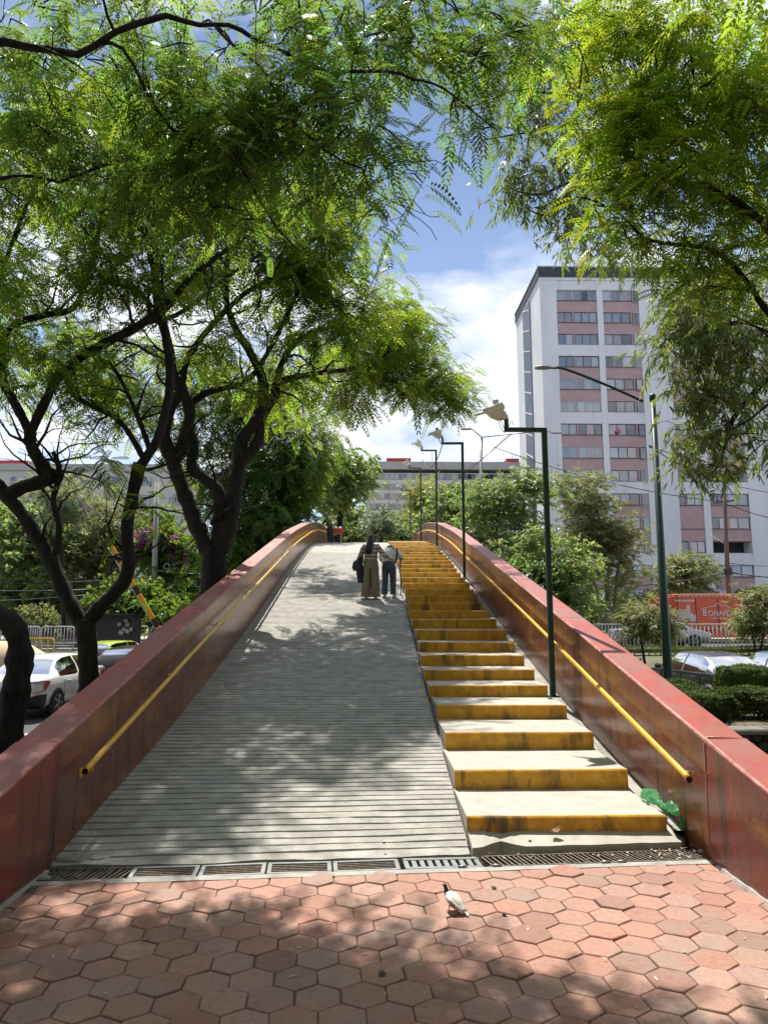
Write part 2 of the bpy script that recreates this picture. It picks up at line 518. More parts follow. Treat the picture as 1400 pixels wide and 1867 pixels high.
mat('shoe_white', (.55, .54, .52), None, .6, 20)
mat('leather_brown', (.06, .03, .02), None, .5, 20)
mat('pigeon_white', (.78, .75, .69), (.66, .62, .56), .8, 45, bump=.3, bscale=120)
layer(MATS['pigeon_white'], (.30, .17, .13), 26, .56, .66, amount=.8)
mat('pigeon_dark', (.022, .020, .020), (.04, .036, .035), .5, 60)
mat('pigeon_grey', (.16, .14, .13), (.10, .09, .085), .7, 60)
mat('beak', (.24, .17, .15), None, .5, 20)
leafmat('green_plastic', (.22, .50, .33), (.28, .66, .44), .6, var=.15, rough=.2)
mat('stone_brown', (.20, .15, .12), (.10, .08, .065), .9, 40, bump=.6)
mat('dry_leaf', (.34, .23, .12), (.22, .13, .07), .8, 30)
mat('petal_pale', (.62, .55, .42), (.5, .42, .3), .8, 30)
mat('cable', (.02, .02, .022), None, .6, 5)
mat('cable_pale', (.38, .38, .36), None, .6, 5)
mat('pole_concrete', (.44, .43, .40), (.33, .32, .30), .9, 5, bump=.3)
mat('pole_wood', (.16, .11, .085), (.09, .065, .05), .9, 6, stretch=(1, 1, .1))
mat('sticker_yellow', (.55, .55, .03), None, .4, 20)
mat('amber_paint', (.72, .36, .02), None, .4, 20)
mat('cart_red', (.45, .03, .025), None, .4, 10)
mat('blue_paint', (.06, .16, .45), None, .5, 10)
mat('pink_plastic', (.65, .12, .22), None, .5, 10)
# ------------------------------------------------------------------ terrain
PY = [0, 5.5, 6.2, 8, 10, 12.5, 15, 18, 21, 24, 28, 32, 36, 40, 44, 50, 60, 80]
PZ = [0, .0, .045, .3, .66, 1.16, 1.7, 2.40, 3.1, 3.76, 4.55, 5.15, 5.6, 5.95, 6.15, 6.25, 6.1, 3.0]
TY = [2.4, 5.1, 6.1, 8, 10, 13.6, 18.8, 24, 30, 34, 38, 42, 46, 60, 80]
TZ = [.17, .74, .96, 1.38, 1.83, 2.6, 3.70, 4.8, 5.85, 6.38, 6.77, 7.02, 7.15, 7.15, 4.1]
_ys = np.arange(0, 80, .1)
def _sm(x, y, wdt):
    z = np.interp(_ys, x, y)
    k = np.hanning(wdt); k /= k.sum()
    zp = np.pad(z, wdt, mode='reflect', reflect_type='odd')
    return np.convolve(zp, k, 'same')[wdt:-wdt]
_dz = _sm(PY, PZ, 31); _tz = _sm(TY, TZ, 41)
def deck(y): return float(np.interp(y, _ys, _dz))
def top(y): return float(np.interp(y, _ys, _tz))
XL, XR = -2.55, 2.80
def gz(y, x=5):
    k = max(0.0, min(1.0, (x + 3) / 6))
    return float(np.interp(y, [6, 8, 28 - 4 * k, 34 - 4 * k], [-.06, -.5, -.5, .3]))
def sheet(name, xs, ys, zf, m, **kw):
    mb = MB()
    n = len(xs)
    vs = [(x, y, zf(x, y)) for y in ys for x in xs]
    fs = [(j * n + i, j * n + i + 1, (j + 1) * n + i + 1, (j + 1) * n + i) for j in range(len(ys) - 1) for i in range(n - 1)]
    mb.add(vs, fs, 0, True)
    return mb.build(name, m, **kw)
gxs = [-900, -300, -120, -60, -30, -20, -15, -12, -9, -7, -5, -3, 0, 3, 5, 7, 9, 12, 15, 20, 30, 60, 120, 300, 900]
gys = [-60, -20, -5, 0, 3, 6, 7, 8, 10, 12, 14, 16, 18, 20, 22, 24, 25.5, 27, 28.5, 30, 34, 45, 60, 90, 150, 300, 900, 2000]
sheet('ground', gxs, gys, lambda x, y: gz(y, x) - .03, 'soil', kind='structure')
sheet('near_road', [-150, -40, -15, -2.95], [15.2, 18, 21, 24, 27.9], lambda x, y: -.518, 'asphalt', kind='structure')
sheet('near_road', [3.2, 15, 40, 150], [15.2, 18, 21, 24], lambda x, y: -.518, 'asphalt', kind='structure')
sheet('far_road', [-200, -40, 0, 40, 200], [35, 38, 47], lambda x, y: .282, 'asphalt', kind='structure')
for nm, ya, yb, z in (('near_kerb', 14.9, 15.2, -.40), ('far_kerb', 34.6, 35.0, .40), ('far_pavement', 47, 53, .42)):
    for a, b in ((-150, -2.95), (3.2, 150)) if yb < 25 else ((-150, 150),):
        MB().box(((a + b) / 2, (ya + yb) / 2, z - .3), (b - a, yb - ya, .6), bev=.02).build(nm, 'pavement', kind='structure')

# ------------------------------------------------------------------ plaza of hexagonal pavers
DA = math.atan2(.39, 5.40)                 # the drain and the paving run a little askew to the bridge
UD = Vector((math.cos(DA), math.sin(DA), 0)); VD = Vector((-math.sin(DA), math.cos(DA), 0))
D0 = Vector((-2.52, 5.88, 0))
def duv(u, v, z=0): return D0 + UD * u + VD * v + Vector((0, 0, z))
def drain_y(x): return D0.y + (x - D0.x) * math.tan(DA)
pb = MB()
vs = [(-9, -6, -.011), (9, -6, -.011), (9, drain_y(9) - .1, -.011), (-9, drain_y(-9) - .1, -.011)]
pb.add(vs, [(0, 1, 2, 3)])
plaza = pb.build('plaza', 'joint_sand', kind='structure')
HW = .243
def hexmesh(k):
    rr = random.Random(k)
    rad = (HW - .004) / math.sqrt(3)
    bev = .005
    r1, r2, r3 = [], [], []
    for i in range(6):
        a = math.pi / 2 + i * math.pi / 3
        q = rad * (1 + rr.uniform(-.04, .012))
        dx, dy = math.cos(a) * q, math.sin(a) * q
        r1.append(Vector((dx, dy, -.035))); r2.append(Vector((dx, dy, -bev))); r3.append(Vector((dx * (1 - bev / rad), dy * (1 - bev / rad), 0)))
    m = MB(); m.loft([r1, r2, r3], cap=False, smooth=False)
    m.add(r3, [tuple(range(6))])
    me = bpy.data.meshes.new('paver'); me.from_pydata(m.v, [], m.f); me.materials.append(MATS['paver']); me.update()
    return me
hexes = [hexmesh(k) for k in range(7)]
cells = []
for j in range(-40, 3):
    for i in range(-45, 46):
        u = 2.6 + (i + (.5 if j % 2 else 0)) * HW
        v = -.255 + j * HW * math.sqrt(3) / 2
        p = duv(u, v)
        q = p.y - (p.x - D0.x) * math.tan(DA) - D0.y
        if q > -.215 or p.x < -8.8 or p.x > 8.8 or p.y < -5.8: continue
        if not (p.x > XL - .02 and p.x < XR + .02) and p.y > 2.3: 
            if (p.x > XL - .42 and p.x < XR + .42): continue
        d = p - CAM; z = d.dot(FW)
        sx = 700 + F * d.dot(RT) / z if z > .2 else -9999
        sy = 933.5 - F * d.dot(UP) / z if z > .2 else 9999
        vis = -70 < sx < 1470 and sy < 1950 and XL - .1 < p.x < XR + .1
        cells.append((0 if vis else 1, sy, p))
cells.sort(key=lambda c: (c[0], c[1]))
rest = MB()
cnt = 0
for vis, sy, p in cells:
    tilt = (rng.gauss(0, .013), rng.gauss(0, .013), DA + rng.gauss(0, .016))
    dz = rng.gauss(0, .0025)
    if vis == 0 and cnt < 300:
        cnt += 1
        link('paver', hexes[rng.randrange(7)], plaza, loc=(p.x + rng.gauss(0, .0015), p.y + rng.gauss(0, .0015), dz), rot=tilt)
    else:
        me = hexes[rng.randrange(7)]
        M4 = Matrix.Translation((p.x, p.y, dz)) @ Matrix.Rotation(DA, 4, 'Z')
        rest.add([M4 @ v.co for v in me.vertices], [tuple(f.vertices) for f in me.polygons])
rest.build('paver_field', 'paver', plaza, kind='stuff')

# concrete strip in front of the drain, and the channel
strip = MB()
n = 40
for i in range(n):
    u0, u1 = -.15 + 5.95 * i / n, -.15 + 5.95 * (i + 1) / n
    e0, e1 = -.195 + .012 * noise.noise((u0 * 3, 0, 0)), -.195 + .012 * noise.noise((u1 * 3, 0, 0))
    strip.add([duv(u0, e0, -.03), duv(u1, e1, -.03), duv(u1, e1, .004), duv(u0, e0, .004), duv(u1, -.115, .006), duv(u0, -.115, .006), duv(u1, -.115, -.28), duv(u0, -.115, -.28)],
              [(0, 1, 2, 3), (3, 2, 4, 5), (5, 4, 6, 7)])
strip.add([duv(-.15, -.115, -.28), duv(5.8, -.115, -.28), duv(5.8, .35, -.28), duv(-.15, .35, -.28)], [(0, 1, 2, 3)], 1)
strip.add([duv(-.15, .35, -.28), duv(5.8, .35, -.28), duv(5.8, .35, .02), duv(-.15, .35, .02)], [(0, 1, 2, 3)], 1)
strip.build('drain_channel', ['concrete', 'drain_mud'], kind='structure')
RZ = Matrix.Rotation(DA, 3, 'Z')
def px_u(px): return (px - 80) / 1210 * 5.43
def grate(kind, pa, pb_, label, m, tilt=0.0, group='drain gratings'):
    u0, u1 = px_u(pa) + .006, px_u(pb_) - .006
    root = thing('drain_grate', label, 'drain grate', duv((u0 + u1) / 2, .012, .004), DA, group)
    L = u1 - u0; W = .25
    fr = MB()
    if kind == 'slats':
        for s in (-1, 1): fr.box((0, s * (W / 2 - .016), -.012), (L, .032, .03), bev=.003)
        for x in (-L / 2 + .018, L / 2 - .018): fr.box((x, 0, -.0125), (.036, W - .064, .03), bev=.003)
        fr.build('frame', m, root)
        br = MB()
        for k in range(5): br.box((0, -W / 2 + .032 + (k + .5) * (W - .064) / 5, -.02), (L - .074, .008, .026))
        br.build('slat_bars', 'rusty_steel', root, kind='stuff')
    elif kind == 'slots':
        for s in (-1, 1): fr.box((0, s * (W / 2 - .022), -.012), (L, .044, .03), bev=.003)
        fr.build('frame', m, root)
        nb = 9
        br = MB()
        for k in range(nb + 1): br.box((-L / 2 + .02 + k * (L - .04) / nb, 0, -.014), (.040, W - .088, .024), bev=.002)
        br.build('cross_bars', m, root, kind='stuff')
    else:
        for s in (-1, 1): fr.box((0, s * (W / 2 - .006), -.012), (L, .012, .035))
        fr.build('frame', m, root)
        nb = int(L / .042)
        br = MB()
        for k in range(nb):
            br.box((-L / 2 + (k + .5) * L / nb + rng.gauss(0, .003), 0, -.012), (.011, W - .024, .028), rot=Matrix.Rotation(tilt + rng.gauss(0, .03), 3, 'Z'))
        br.build('cross_bars', m, root, kind='stuff')
    root.rotation_euler = (rng.gauss(0, .008), rng.gauss(0, .006), DA)
    return root
grate('bars', 72, 226, 'rusty drain grate with slanting bars against the left parapet', 'rusty_steel', -.25)
grate('slats', 226, 344, 'grey slatted drain grate beside the rusty slanted one at left', 'galvanised')
grate('slats', 344, 461, 'second grey slatted drain grate from the left, at foot of ramp', 'galvanised')
grate('slats', 461, 577, 'third grey slatted drain grate from the left, at foot of ramp', 'galvanised')
grate('slats', 577, 698, 'grey slatted drain grate next to the one with short cross slots', 'galvanised')
grate('slots', 704, 846, 'galvanised drain grate with wide short cross slots above the pigeon', 'galvanised')
grate('bars', 852, 1074, 'brown drain grate of thin bars at left foot of the stairs', 'rusty_steel', .2)
grate('bars', 1074, 1292, 'litter strewn drain grate of thin bars by the right parapet', 'rusty_steel', .32)
for px in (868, 1068, 1098, 806):
    h = thing('hinge_pin', {868: 'small steel hinge pin at left end of the thin-barred grate', 1068: 'left of two steel hinge pins below the lowest step', 1098: 'right of two steel hinge pins below the lowest step', 806: 'small steel hinge pin on the slotted grate above the pigeon'}[px], 'hinge pin', duv(px_u(px), -.112, .012), DA, 'hinge pins of the gratings')
    MB().tube([(-.035, 0, 0), (.035, 0, 0)], .013, 8).build('pin', 'galvanised', h)
    MB().box((0, .012, -.006), (.03, .03, .008)).build('leaf_plate', 'galvanised', h)

# ------------------------------------------------------------------ footbridge
bridge = thing('footbridge', 'arched footbridge with grooved concrete ramp, yellow stairs and red parapets', 'footbridge')
def askew(x, y):          # lower rows follow the drain line, upper ones run square
    k = max(0.0, min(1.0, (9.5 - y) / 3.3))
    return (drain_y(x) - drain_y(.8)) * k
SX = .84                  # line where ramp and stairs meet
xs = np.linspace(XL - .02, SX, 61)
rows = []
y = 6.31
rows.append((6.31, -.16)); rows.append((6.31, 0)); y = 6.31
pitch = .114
while y < 26.5:
    g = y + pitch * rng.uniform(.95, 1.05)
    rows += [(g - .013, 0.0), (g - .008, -.030), (g + .008, -.030), (g + .013, 0.0)]
    y = g
yy = y + .5
while yy < 80:
    rows.append((yy, 0)); yy += .8
vs = []
for r, (yy, dz) in enumerate(rows):
    for x in xs:
        gi = r // 4
        wv = .026 * noise.noise((x * 1.1, gi * 1.7, 0)) + .010 * noise.noise((x * 7, gi * 3.1, 5)) if yy < 27 else 0
        if r < 2: wv = -.01 + .06 * noise.noise((x * 1.6, 3.3, 1)) + .02 * noise.noise((x * 6, 3.3, 1))
        Yv = yy + wv + askew(x, yy)
        d_ = dz
        if dz < 0 and r > 2: d_ = dz * max(.08, (.8 + 1.5 * noise.noise((x * 2.2, gi * 2.2, 9))))
        zd = deck(yy)
        if yy < 7.4: zd = min(zd, .010 + (yy - 6.31) * .19)
        z = zd + d_ + (.006 * noise.noise((x * 2, yy * 2, 3)))
        vs.append((x, Yv, z))
n = len(xs)
fs = [(j * n + i, j * n + i + 1, (j + 1) * n + i + 1, (j + 1) * n + i) for j in range(len(rows) - 1) for i in range(n - 1)]
MB().add(vs, fs).build('ramp', 'concrete', bridge)

# stairs
SY = [6.58, 7.56, 8.67, 9.75, 10.69, 11.51, 12.32, 13.19, 14.04, 14.98, 15.83, 16.62]
while SY[-1] < 37: SY.append(SY[-1] + .80)
SXE = 2.62
def step_x(y): return SX + .035 + .02 * math.sin(y * 5)
pad = MB()
for (a, b) in ((0, 20),):
    e = []
    for i in range(21):
        x = SX + .02 + (2.66 - SX) * i / 20
        j = .02 * noise.noise((x * 5, 0, 2)) - (.16 * math.exp(-((x - 1.12) / .12) ** 2)) * -1
        e.append((x, drain_y(x) + .17 + j))
    vs = []
    for x, yq in e: vs += [(x, yq, -.1), (x, yq, .062), (x, 6.75, .145), (x, 6.75, -.1)]
    fs = []
    for i in range(20):
        o = i * 4; q = o + 4
        fs += [(o, q, q + 1, o + 1), (o + 1, q + 1, q + 2, o + 2)]
    fs += [(0, 1, 2, 3), (80, 83, 82, 81)]
    pad.add(vs, fs)
pad.build('stair_landing', 'tread', bridge)
for k in range(len(SY) - 1):
    y0, y1 = SY[k], SY[k + 1]
    zb, zt = (deck(y0) if k > 1 else (.13, .232)[k]), (deck(y1) if k else .232)
    xa, xb = step_x(k + 1), SXE + .02 * math.sin(k * 7.3)
    sk0 = askew(2.0, y0) * .0
    m = MB()
    dz = .0
    sl = rng.gauss(0, .004)
    # tread slab: nosing line wavers slightly
    nx = 9
    vs = []
    for i in range(nx):
        x = xa + (xb - xa) * i / (nx - 1)
        jy = .006 * noise.noise((x * 3, k * 5.1, 0))
        tz = zt + sl * (x - 1.7) + .004 * noise.noise((x * 2, k * 3.1, 4))
        vs += [(x, y0 + jy + .012, zb - .25), (x, y0 + jy + .012, tz - .012), (x, y0 + jy + .022, tz), (x, y1 + .03, tz + .004), (x, y1 + .03, zb - .25)]
    fs = []
    for i in range(nx - 1):
        o = i * 5; q = o + 5
        fs += [(o, q, q + 1, o + 1), (o + 1, q + 1, q + 2, o + 2), (o + 2, q + 2, q + 3, o + 3)]
    fs += [(0, 1, 2, 3, 4), tuple(reversed([(nx - 1) * 5 + i for i in range(5)]))]
    step = m.add(vs, fs).build('step', 'tread', bridge)
    # painted riser face with a thin painted strip on the nosing
    r = MB()
    vs = []
    for i in range(nx):
        x = xa - .002 + (xb - xa + .004) * i / (nx - 1)
        jy = .006 * noise.noise((x * 3, k * 5.1, 0)); tz = zt + sl * (x - 1.7) + .004 * noise.noise((x * 2, k * 3.1, 4))
        ed = .022 + .016 * abs(noise.noise((x * 9, k * 2, 7)))
        vs += [(x, y0 + jy + .004, zb - .05), (x, y0 + jy + .004, tz - .010), (x, y0 + jy + .016, tz + .003), (x, y0 + jy + .016 + ed, tz + .0035)]
    fs = []
    for i in range(nx - 1):
        o = i * 4; q = o + 4
        fs += [(o, q, q + 1, o + 1), (o + 1, q + 1, q + 2, o + 2), (o + 2, q + 2, q + 3, o + 3)]
    r.add(vs, fs)
    r.build('riser', 'yellow_riser', step)
# sloping gutter beside the stairs
g = MB()
ys_ = np.arange(6.62, 70, .5)
vs = []
for yy in ys_: vs += [(SXE - .06, yy, deck(yy) - .01), (XR + .01, yy, deck(yy) - .01)]
g.add(vs, [(2 * i, 2 * i + 1, 2 * i + 3, 2 * i + 2) for i in range(len(ys_) - 1)])
g.build('gutter', 'concrete', bridge)

# parapets, cast in panels with open joints; the cap is painted brighter
def parapet(side, marks):
    xi, xo = (XL, XL - .36) if side < 0 else (XR, XR + .36)
    for a, b in zip(marks[:-1], marks[1:]):
        off = .012 if b <= 6.2 else 0.0
        a2, b2 = a + .006, b - .006
        st = np.linspace(a2, b2, max(3, int((b2 - a2) / .45)))
        ring = []
        jag = lambda y, k: .006 * noise.noise((y * 2.2, k, side * 3))
        for yy in st:
            zt = top(yy) + off
            zg = gz(yy) - .3 if yy < 23 else deck(yy) - .7
            s = 1 if side > 0 else -1
            bi = xi - s * off
            ring.append([Vector((bi, yy, zg)), Vector((bi + jag(yy, 1) * .6, yy, zt - .022 + jag(yy, 7))), Vector((bi + s * .005 + jag(yy, 2), yy, zt - .008 + jag(yy, 3))), Vector((bi + s * .020 + jag(yy, 4) * 1.6, yy, zt)), Vector((xo - s * .02, yy, zt - .004)), Vector((xo, yy, zt - .03)), Vector((xo, yy, zg))])
        m = MB()
        nn = 7
        vs = [p for r_ in ring for p in r_]
        for i in range(len(ring) - 1):
            o = i * nn; q = o + nn
            for j in range(nn - 1):
                m.add([], [])
        fs = []; mi = []
        for i in range(len(ring) - 1):
            for j in range(nn - 1):
                fs.append((i * nn + j, (i + 1) * nn + j, (i + 1) * nn + j + 1, i * nn + j + 1)); mi.append(1 if j == 3 else 2 if j in (1, 2) else 0)
        fs += [tuple(range(nn)), tuple(reversed(range((len(ring) - 1) * nn, len(ring) * nn)))]; mi += [0, 0]
        if side > 0: fs = [tuple(reversed(f)) for f in fs]
        m.v = [tuple(v) for v in vs]; m.f = fs; m.m = mi; m.sm = [False] * len(fs)
        m.build('parapet_end' if b <= 6.2 else 'parapet_panel', ['red_paint_bounce' if b <= 6.2 else 'brown_red_paint_bounce', 'red_cap', 'worn_edge'], bridge)
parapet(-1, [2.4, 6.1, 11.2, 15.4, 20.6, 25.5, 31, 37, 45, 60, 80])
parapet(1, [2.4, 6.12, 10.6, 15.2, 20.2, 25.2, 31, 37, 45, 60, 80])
# deck underside / abutment body so the bridge is solid
m = MB()
st = list(np.arange(6.6, 80, 1.5))
rg = [[Vector((XL + .02, yy, deck(yy) - .08)), Vector((XR - .02, yy, deck(yy) - .08)), Vector((XR - .02, yy, (gz(yy) - .3 if yy < 22 else deck(yy) - .6))), Vector((XL + .02, yy, (gz(yy) - .3 if yy < 22 else deck(yy) - .6)))] for yy in st]
m.loft(rg, smooth=False).build('deck_slab', 'concrete', bridge)
# handrails
def handrail(side, y0, y1, brackets):
    x = XL + .105 if side < 0 else XR - .105
    pts = [(x, yy, top(yy) - .365) for yy in np.arange(y0, y1, .4)]
    pts = [(x, y0 - .06, top(y0) - .385)] + pts
    h = MB().tube(pts, .027, 10).build('handrail', 'yellow_rail', bridge)
    for yy in brackets:
        b = MB(); z = top(yy) - .365
        xw = XL if side < 0 else XR
        b.tube([(x, yy, z - .02), (x, yy, z - .07), (x + (xw - x) * .3, yy, z - .085), (xw, yy, z - .088)], .010, 6)
        b.box((xw + (.004 if side < 0 else -.004), yy, z - .088), (.008, .06, .07))
        b.build('bracket', 'yellow_rail', h)
    MB().lathe([(.017, -.001), (.0275, -.001), (.0275, .004), (.017, .004)], (x, y0 - .064, top(y0) - .386), 10, axis=Matrix.Rotation(R(90), 3, 'X')).build('open_end', 'dark_void', h)
handrail(-1, 6.5, 39.5, [6.6, 9.3, 12.1, 15.0, 18.0, 21.2, 24.6, 28.2, 32, 36])
handrail(1, 6.3, 41, [6.5, 8.2, 10.6, 12.6, 14.8, 18.0, 21.2, 24.6, 28.2, 32, 36])
# rough mortar along the foot of the parapets
for xw, s in ((XL + .012, 1), (XR - .012, -1)):
    pts = [(xw + s * (.012 + .014 * noise.noise((yy * 4, s, 0))), yy, .0) for yy in np.arange(2.5, 6.0, .06)]
    MB().tube(pts, [.022 + .012 * noise.noise((p[1] * 7, s, 4)) for p in pts], 6, smooth=False).build('base_fillet', 'concrete', bridge)
# caulking lump at the right joint
m = MB()
m.tube([(XR - .004, 6.13, .1), (XR - .006, 6.125, .5), (XR - .004, 6.12, .92), (XR + .02, 6.12, .972), (XR + .2, 6.12, .969), (XR + .34, 6.12, .962)], [.012, .010, .016, .022, .015, .012], 6)
m.build('joint_seal', 'red_cap', bridge)
m = MB()
m.tube([(XL + .004, 6.105, .1), (XL + .005, 6.10, .5), (XL + .004, 6.105, .92), (XL - .02, 6.1, .965), (XL - .2, 6.1, .962), (XL - .34, 6.1, .955)], [.012, .010, .014, .012, .009, .012], 6)
m.build('joint_seal', 'red_paint_bounce', bridge)
# ------------------------------------------------------------------ lamp posts on the bridge
def bridge_lamp(name, label, x, y, grp):
    z0 = deck(y) + .06
    r = thing(name, label, 'lamp post', (x, y, z0), rng.gauss(0, .02), grp)
    ht = 3.95
    m = MB(); m.box((0, 0, ht / 2), (.075, .075, ht), bev=.006); m.build('pole', 'lamp_green', r)
    MB().box((0, 0, .01), (.16, .16, .02)).build('base_plate', 'lamp_green', r)
    MB().box((-.285, 0, ht + .0), (.645, .065, .065), bev=.005).build('arm', 'lamp_green', r)
    MB().box((-.575, 0, ht + .10), (.06, .055, .16), bev=.004).build('upright', 'lamp_green', r)
    # the luminaire: a hopper body carrying two swept wing plates and a photocell knob
    lum = MB()
    c = Vector((-.70, 0, ht + .27))
    def ring(x, w, h, zc): return [Vector((c.x + x, c.y + w * math.cos(t), c.z + zc + h * math.sin(t))) for t in [2 * math.pi * i / 12 for i in range(12)]]
    lum.loft([ring(.15, .03, .03, -.08), ring(.10, .09, .07, -.05), ring(.0, .14, .11, -.02), ring(-.10, .13, .09, .0), ring(-.18, .07, .04, .02)])
    lb = lum.build('luminaire', 'luminaire', r)
    for s in (-1, 1):
        wg = MB()
        pts = [(.10, .03, .10), (.04, .14, .13), (-.16, .25, .085 if s > 0 else .02), (-.29, .30, .02 if s > 0 else -.03), (-.14, .12, .02), (-.02, .05, .0)]
        up = [c + Vector((a, s * b_, z + .008 + (.03 if s > 0 else -.02))) for a, b_, z in pts]
        dn = [p - Vector((0, 0, .04)) for p in up]
        wg.loft([dn, up], smooth=False)
        wg.build('wing_plate', 'luminaire', lb)
    MB().lathe([(.03, -.02), (.032, .03), (.045, .032), (.045, .075), (.03, .098), (.008, .104)], c + Vector((-.03, 0, .10)), 12).build('photocell', 'grey_metal', lb)
    w_ = MB()
    for s in (-1, 1):
        w_.tube(smooth_path([(-.56, 0, ht + .02), (-.60, s * .05, ht - .03), (-.66, s * .07, ht + .08), (-.69, s * .03, ht + .2)], 4), .006, 5)
    w_.tube(smooth_path([(-.54, 0, ht + .05), (-.49, .02, ht + .15), (-.47, -.02, ht + .06)], 4), .005, 5)
    w_.build('loose_wires', 'cable', r)
    return r
lamps = [bridge_lamp('bridge_lamp', lb, x, y, 'lamp posts along the stairs') for lb, x, y in (
    ('nearest green lamp post on the stairs, tallest in view', 2.63, 10.5),
    ('green lamp post on the stairs, second nearest', 2.66, 20.2),
    ('green lamp post near the top of the stairs, third nearest', 2.66, 28.4),
    ('green lamp post at the crest of the stairs, fourth nearest', 2.66, 37.3),
    ('smallest green lamp post, beyond the crest of the bridge', 2.66, 47.0))]

# tall street lamp behind the right parapet
b = P(1211, 1120, 16.6)
tl = thing('street_lamp', 'tall green street lamp with long slanted arm behind right parapet', 'street lamp', (b.x, 16.6, gz(16.6)))
tz = P(1176, 722, 16.6)
ht = tz.z - gz(16.6)
MB().tube([(0, 0, 0), (0, 0, 1.2), (0, 0, ht)], [.115, .105, .062], 12).build('pole', 'lamp_green', tl)
MB().lathe([(.16, 0), (.16, .05), (.13, .1), (.115, .25)], (0, 0, 0), 12).build('base', 'lamp_green', tl)
e1 = P(1030, 673, 16.6) - Vector((b.x, 16.6, gz(16.6))); e2 = P(1008, 671, 16.6) - Vector((b.x, 16.6, gz(16.6)))
e0 = P(1172, 732, 16.6) - Vector((b.x, 16.6, gz(16.6)))
MB().tube(smooth_path([e0, e0.lerp(e1, .5) + Vector((0, 0, .03)), e1, e2], 5), .034, 8).build('arm', 'lamp_green', tl)
MB().lathe([(.075, -.14), (.08, -.05), (.08, .02), (.05, .05)], (0, 0, ht), 12).build('collar', 'lamp_green', tl)
hd = P(991, 671, 16.6) - Vector((b.x, 16.6, gz(16.6)))
hm = MB()
def lampring(t, w, h): return [Vector((hd.x + t, hd.y + w * math.cos(a), hd.z + (h * math.sin(a) if math.sin(a) > 0 else .4 * h * math.sin(a)))) for a in [2 * math.pi * i / 12 for i in range(12)]]
hm.loft([lampring(-.22, .05, .02), lampring(-.19, .10, .045), lampring(0, .12, .065), lampring(.14, .08, .05), lampring(.2, .045, .04), lampring(.30, .04, .038)])
hm.build('lamp_head', 'grey_metal', tl)

# double-armed street lamp across the avenue
b = P(866, 1010, 52)
dl = thing('street_lamp', 'pale double-armed street lamp beyond the bridge lamps', 'street lamp', (b.x, 52, .3))
tp = P(878, 797, 52) - Vector((b.x, 52, .3))
MB().tube([(0, 0, 0), (tp.x * .5, 0, tp.z * .5), tp], [.14, .12, .09], 8).build('pole', 'grey_metal', dl)
for px, py in ((852, 783), (1013, 790)):
    q = P(px, py, 52) - Vector((b.x, 52, .3))
    MB().tube([tp, tp.lerp(q, .85) + Vector((0, 0, .25)), q], .045, 6).build('arm', 'grey_metal', dl)
    h = MB(); s = 1 if px > 900 else -1
    h.box(q + Vector((s * .1, 0, .03)), (.75, .28, .12), bev=.04); h.build('lamp_head', 'grey_metal', dl)

# ------------------------------------------------------------------ apartment tower
TWY = 82.0
tower = thing('apartment_tower', 'tall white and pink apartment tower with dark parapet band', 'building', (P(986, 600, TWY).x, TWY, .3))
T0 = Vector(tower.location)
def tx(px, py=870): return P(px, py, TWY).x - T0.x
def tzz(py): return P(1050, py, TWY).z - T0.z
ztop = tzz(483)
FH = (tzz(538) - tzz(867)) / 8.0           # storey height
zw0 = tzz(538)                              # centre of the top window row
DEP = 14.0
XEND = tx(1362) + 9.0
bays = [(tx(1026), tx(1102)), (tx(1113), tx(1181)), (tx(1235), tx(1279)), (tx(1291), tx(1362))]
NF = 14
WH = FH * .50
bl = []
# piers (solid white strips) between the bays, as one wall part each
edges = [0.0] + [v for b_ in bays for v in b_] + [XEND]
for i in range(0, len(edges), 2):
    a, b_ = edges[i], edges[i + 1]
    MB().box(((a + b_) / 2, DEP / 2 if i == 0 else 1.0, (ztop - 2.0) / 2), (b_ - a, DEP if i == 0 else 2.0, ztop - 2.0)).build('pier', 'plaster_white', tower)
MB().box((XEND / 2 + .2, DEP / 2 + 1.1, (ztop - 2.2) / 2), (XEND - .45, DEP - 2.2 + .2, ztop - 2.2)).build('core', 'room_dark', tower)
MB().box((XEND / 2, DEP / 2, ztop - 2.0 + .0 + 1.0), (XEND + .3, DEP + .3, 1.3)).build('cornice', 'cornice_dark', tower)
MB().box((XEND / 2, DEP / 2, ztop - 2.0 - .001 + .178), (XEND + .1, DEP + .1, .35)).build('cornice_lip', 'plaster_white', tower)
MB().box((XEND / 2, DEP / 2, ztop - 2.0 + 1.72), (XEND + .42, DEP + .42, .14)).build('coping', 'plaster_white', tower)
MB().box((tx(1105, 480), 5, ztop + .12), (tx(1150, 480) - tx(1060, 480), 6, .9)).build('roof_house', 'brick_red', tower)
for px in (986, 1054, 1066): MB().tube([(tx(px, 480), 2, ztop - .3), (tx(px, 480), 2, ztop + 1.4)], .04, 5).build('aerial', 'grey_metal', tower)
# glazed stair band on the left flank
MB().box((-.03, 7.4, (ztop - 2.2) / 2), (.12, 4.2, ztop - 2.4)).build('stair_glazing', 'glazing_band', tower)
for k in range(NF + 1):
    z = zw0 - k * FH + 1.2
    if z > 1: MB().box((-.11, 7.4, z), (.05, 4.0, .14), rot=Matrix.Rotation(.35, 3, 'X')).build('glazing_bar', 'plaster_white', tower)
for a, b_ in bays:
    zl = zw0 + FH * .25
    MB().box(((a + b_) / 2, 1.06, (zl + ztop - 2.0) / 2), (b_ - a - .004, 2.0, ztop - 2.0 - zl)).build('lintel', 'plaster_white', tower)
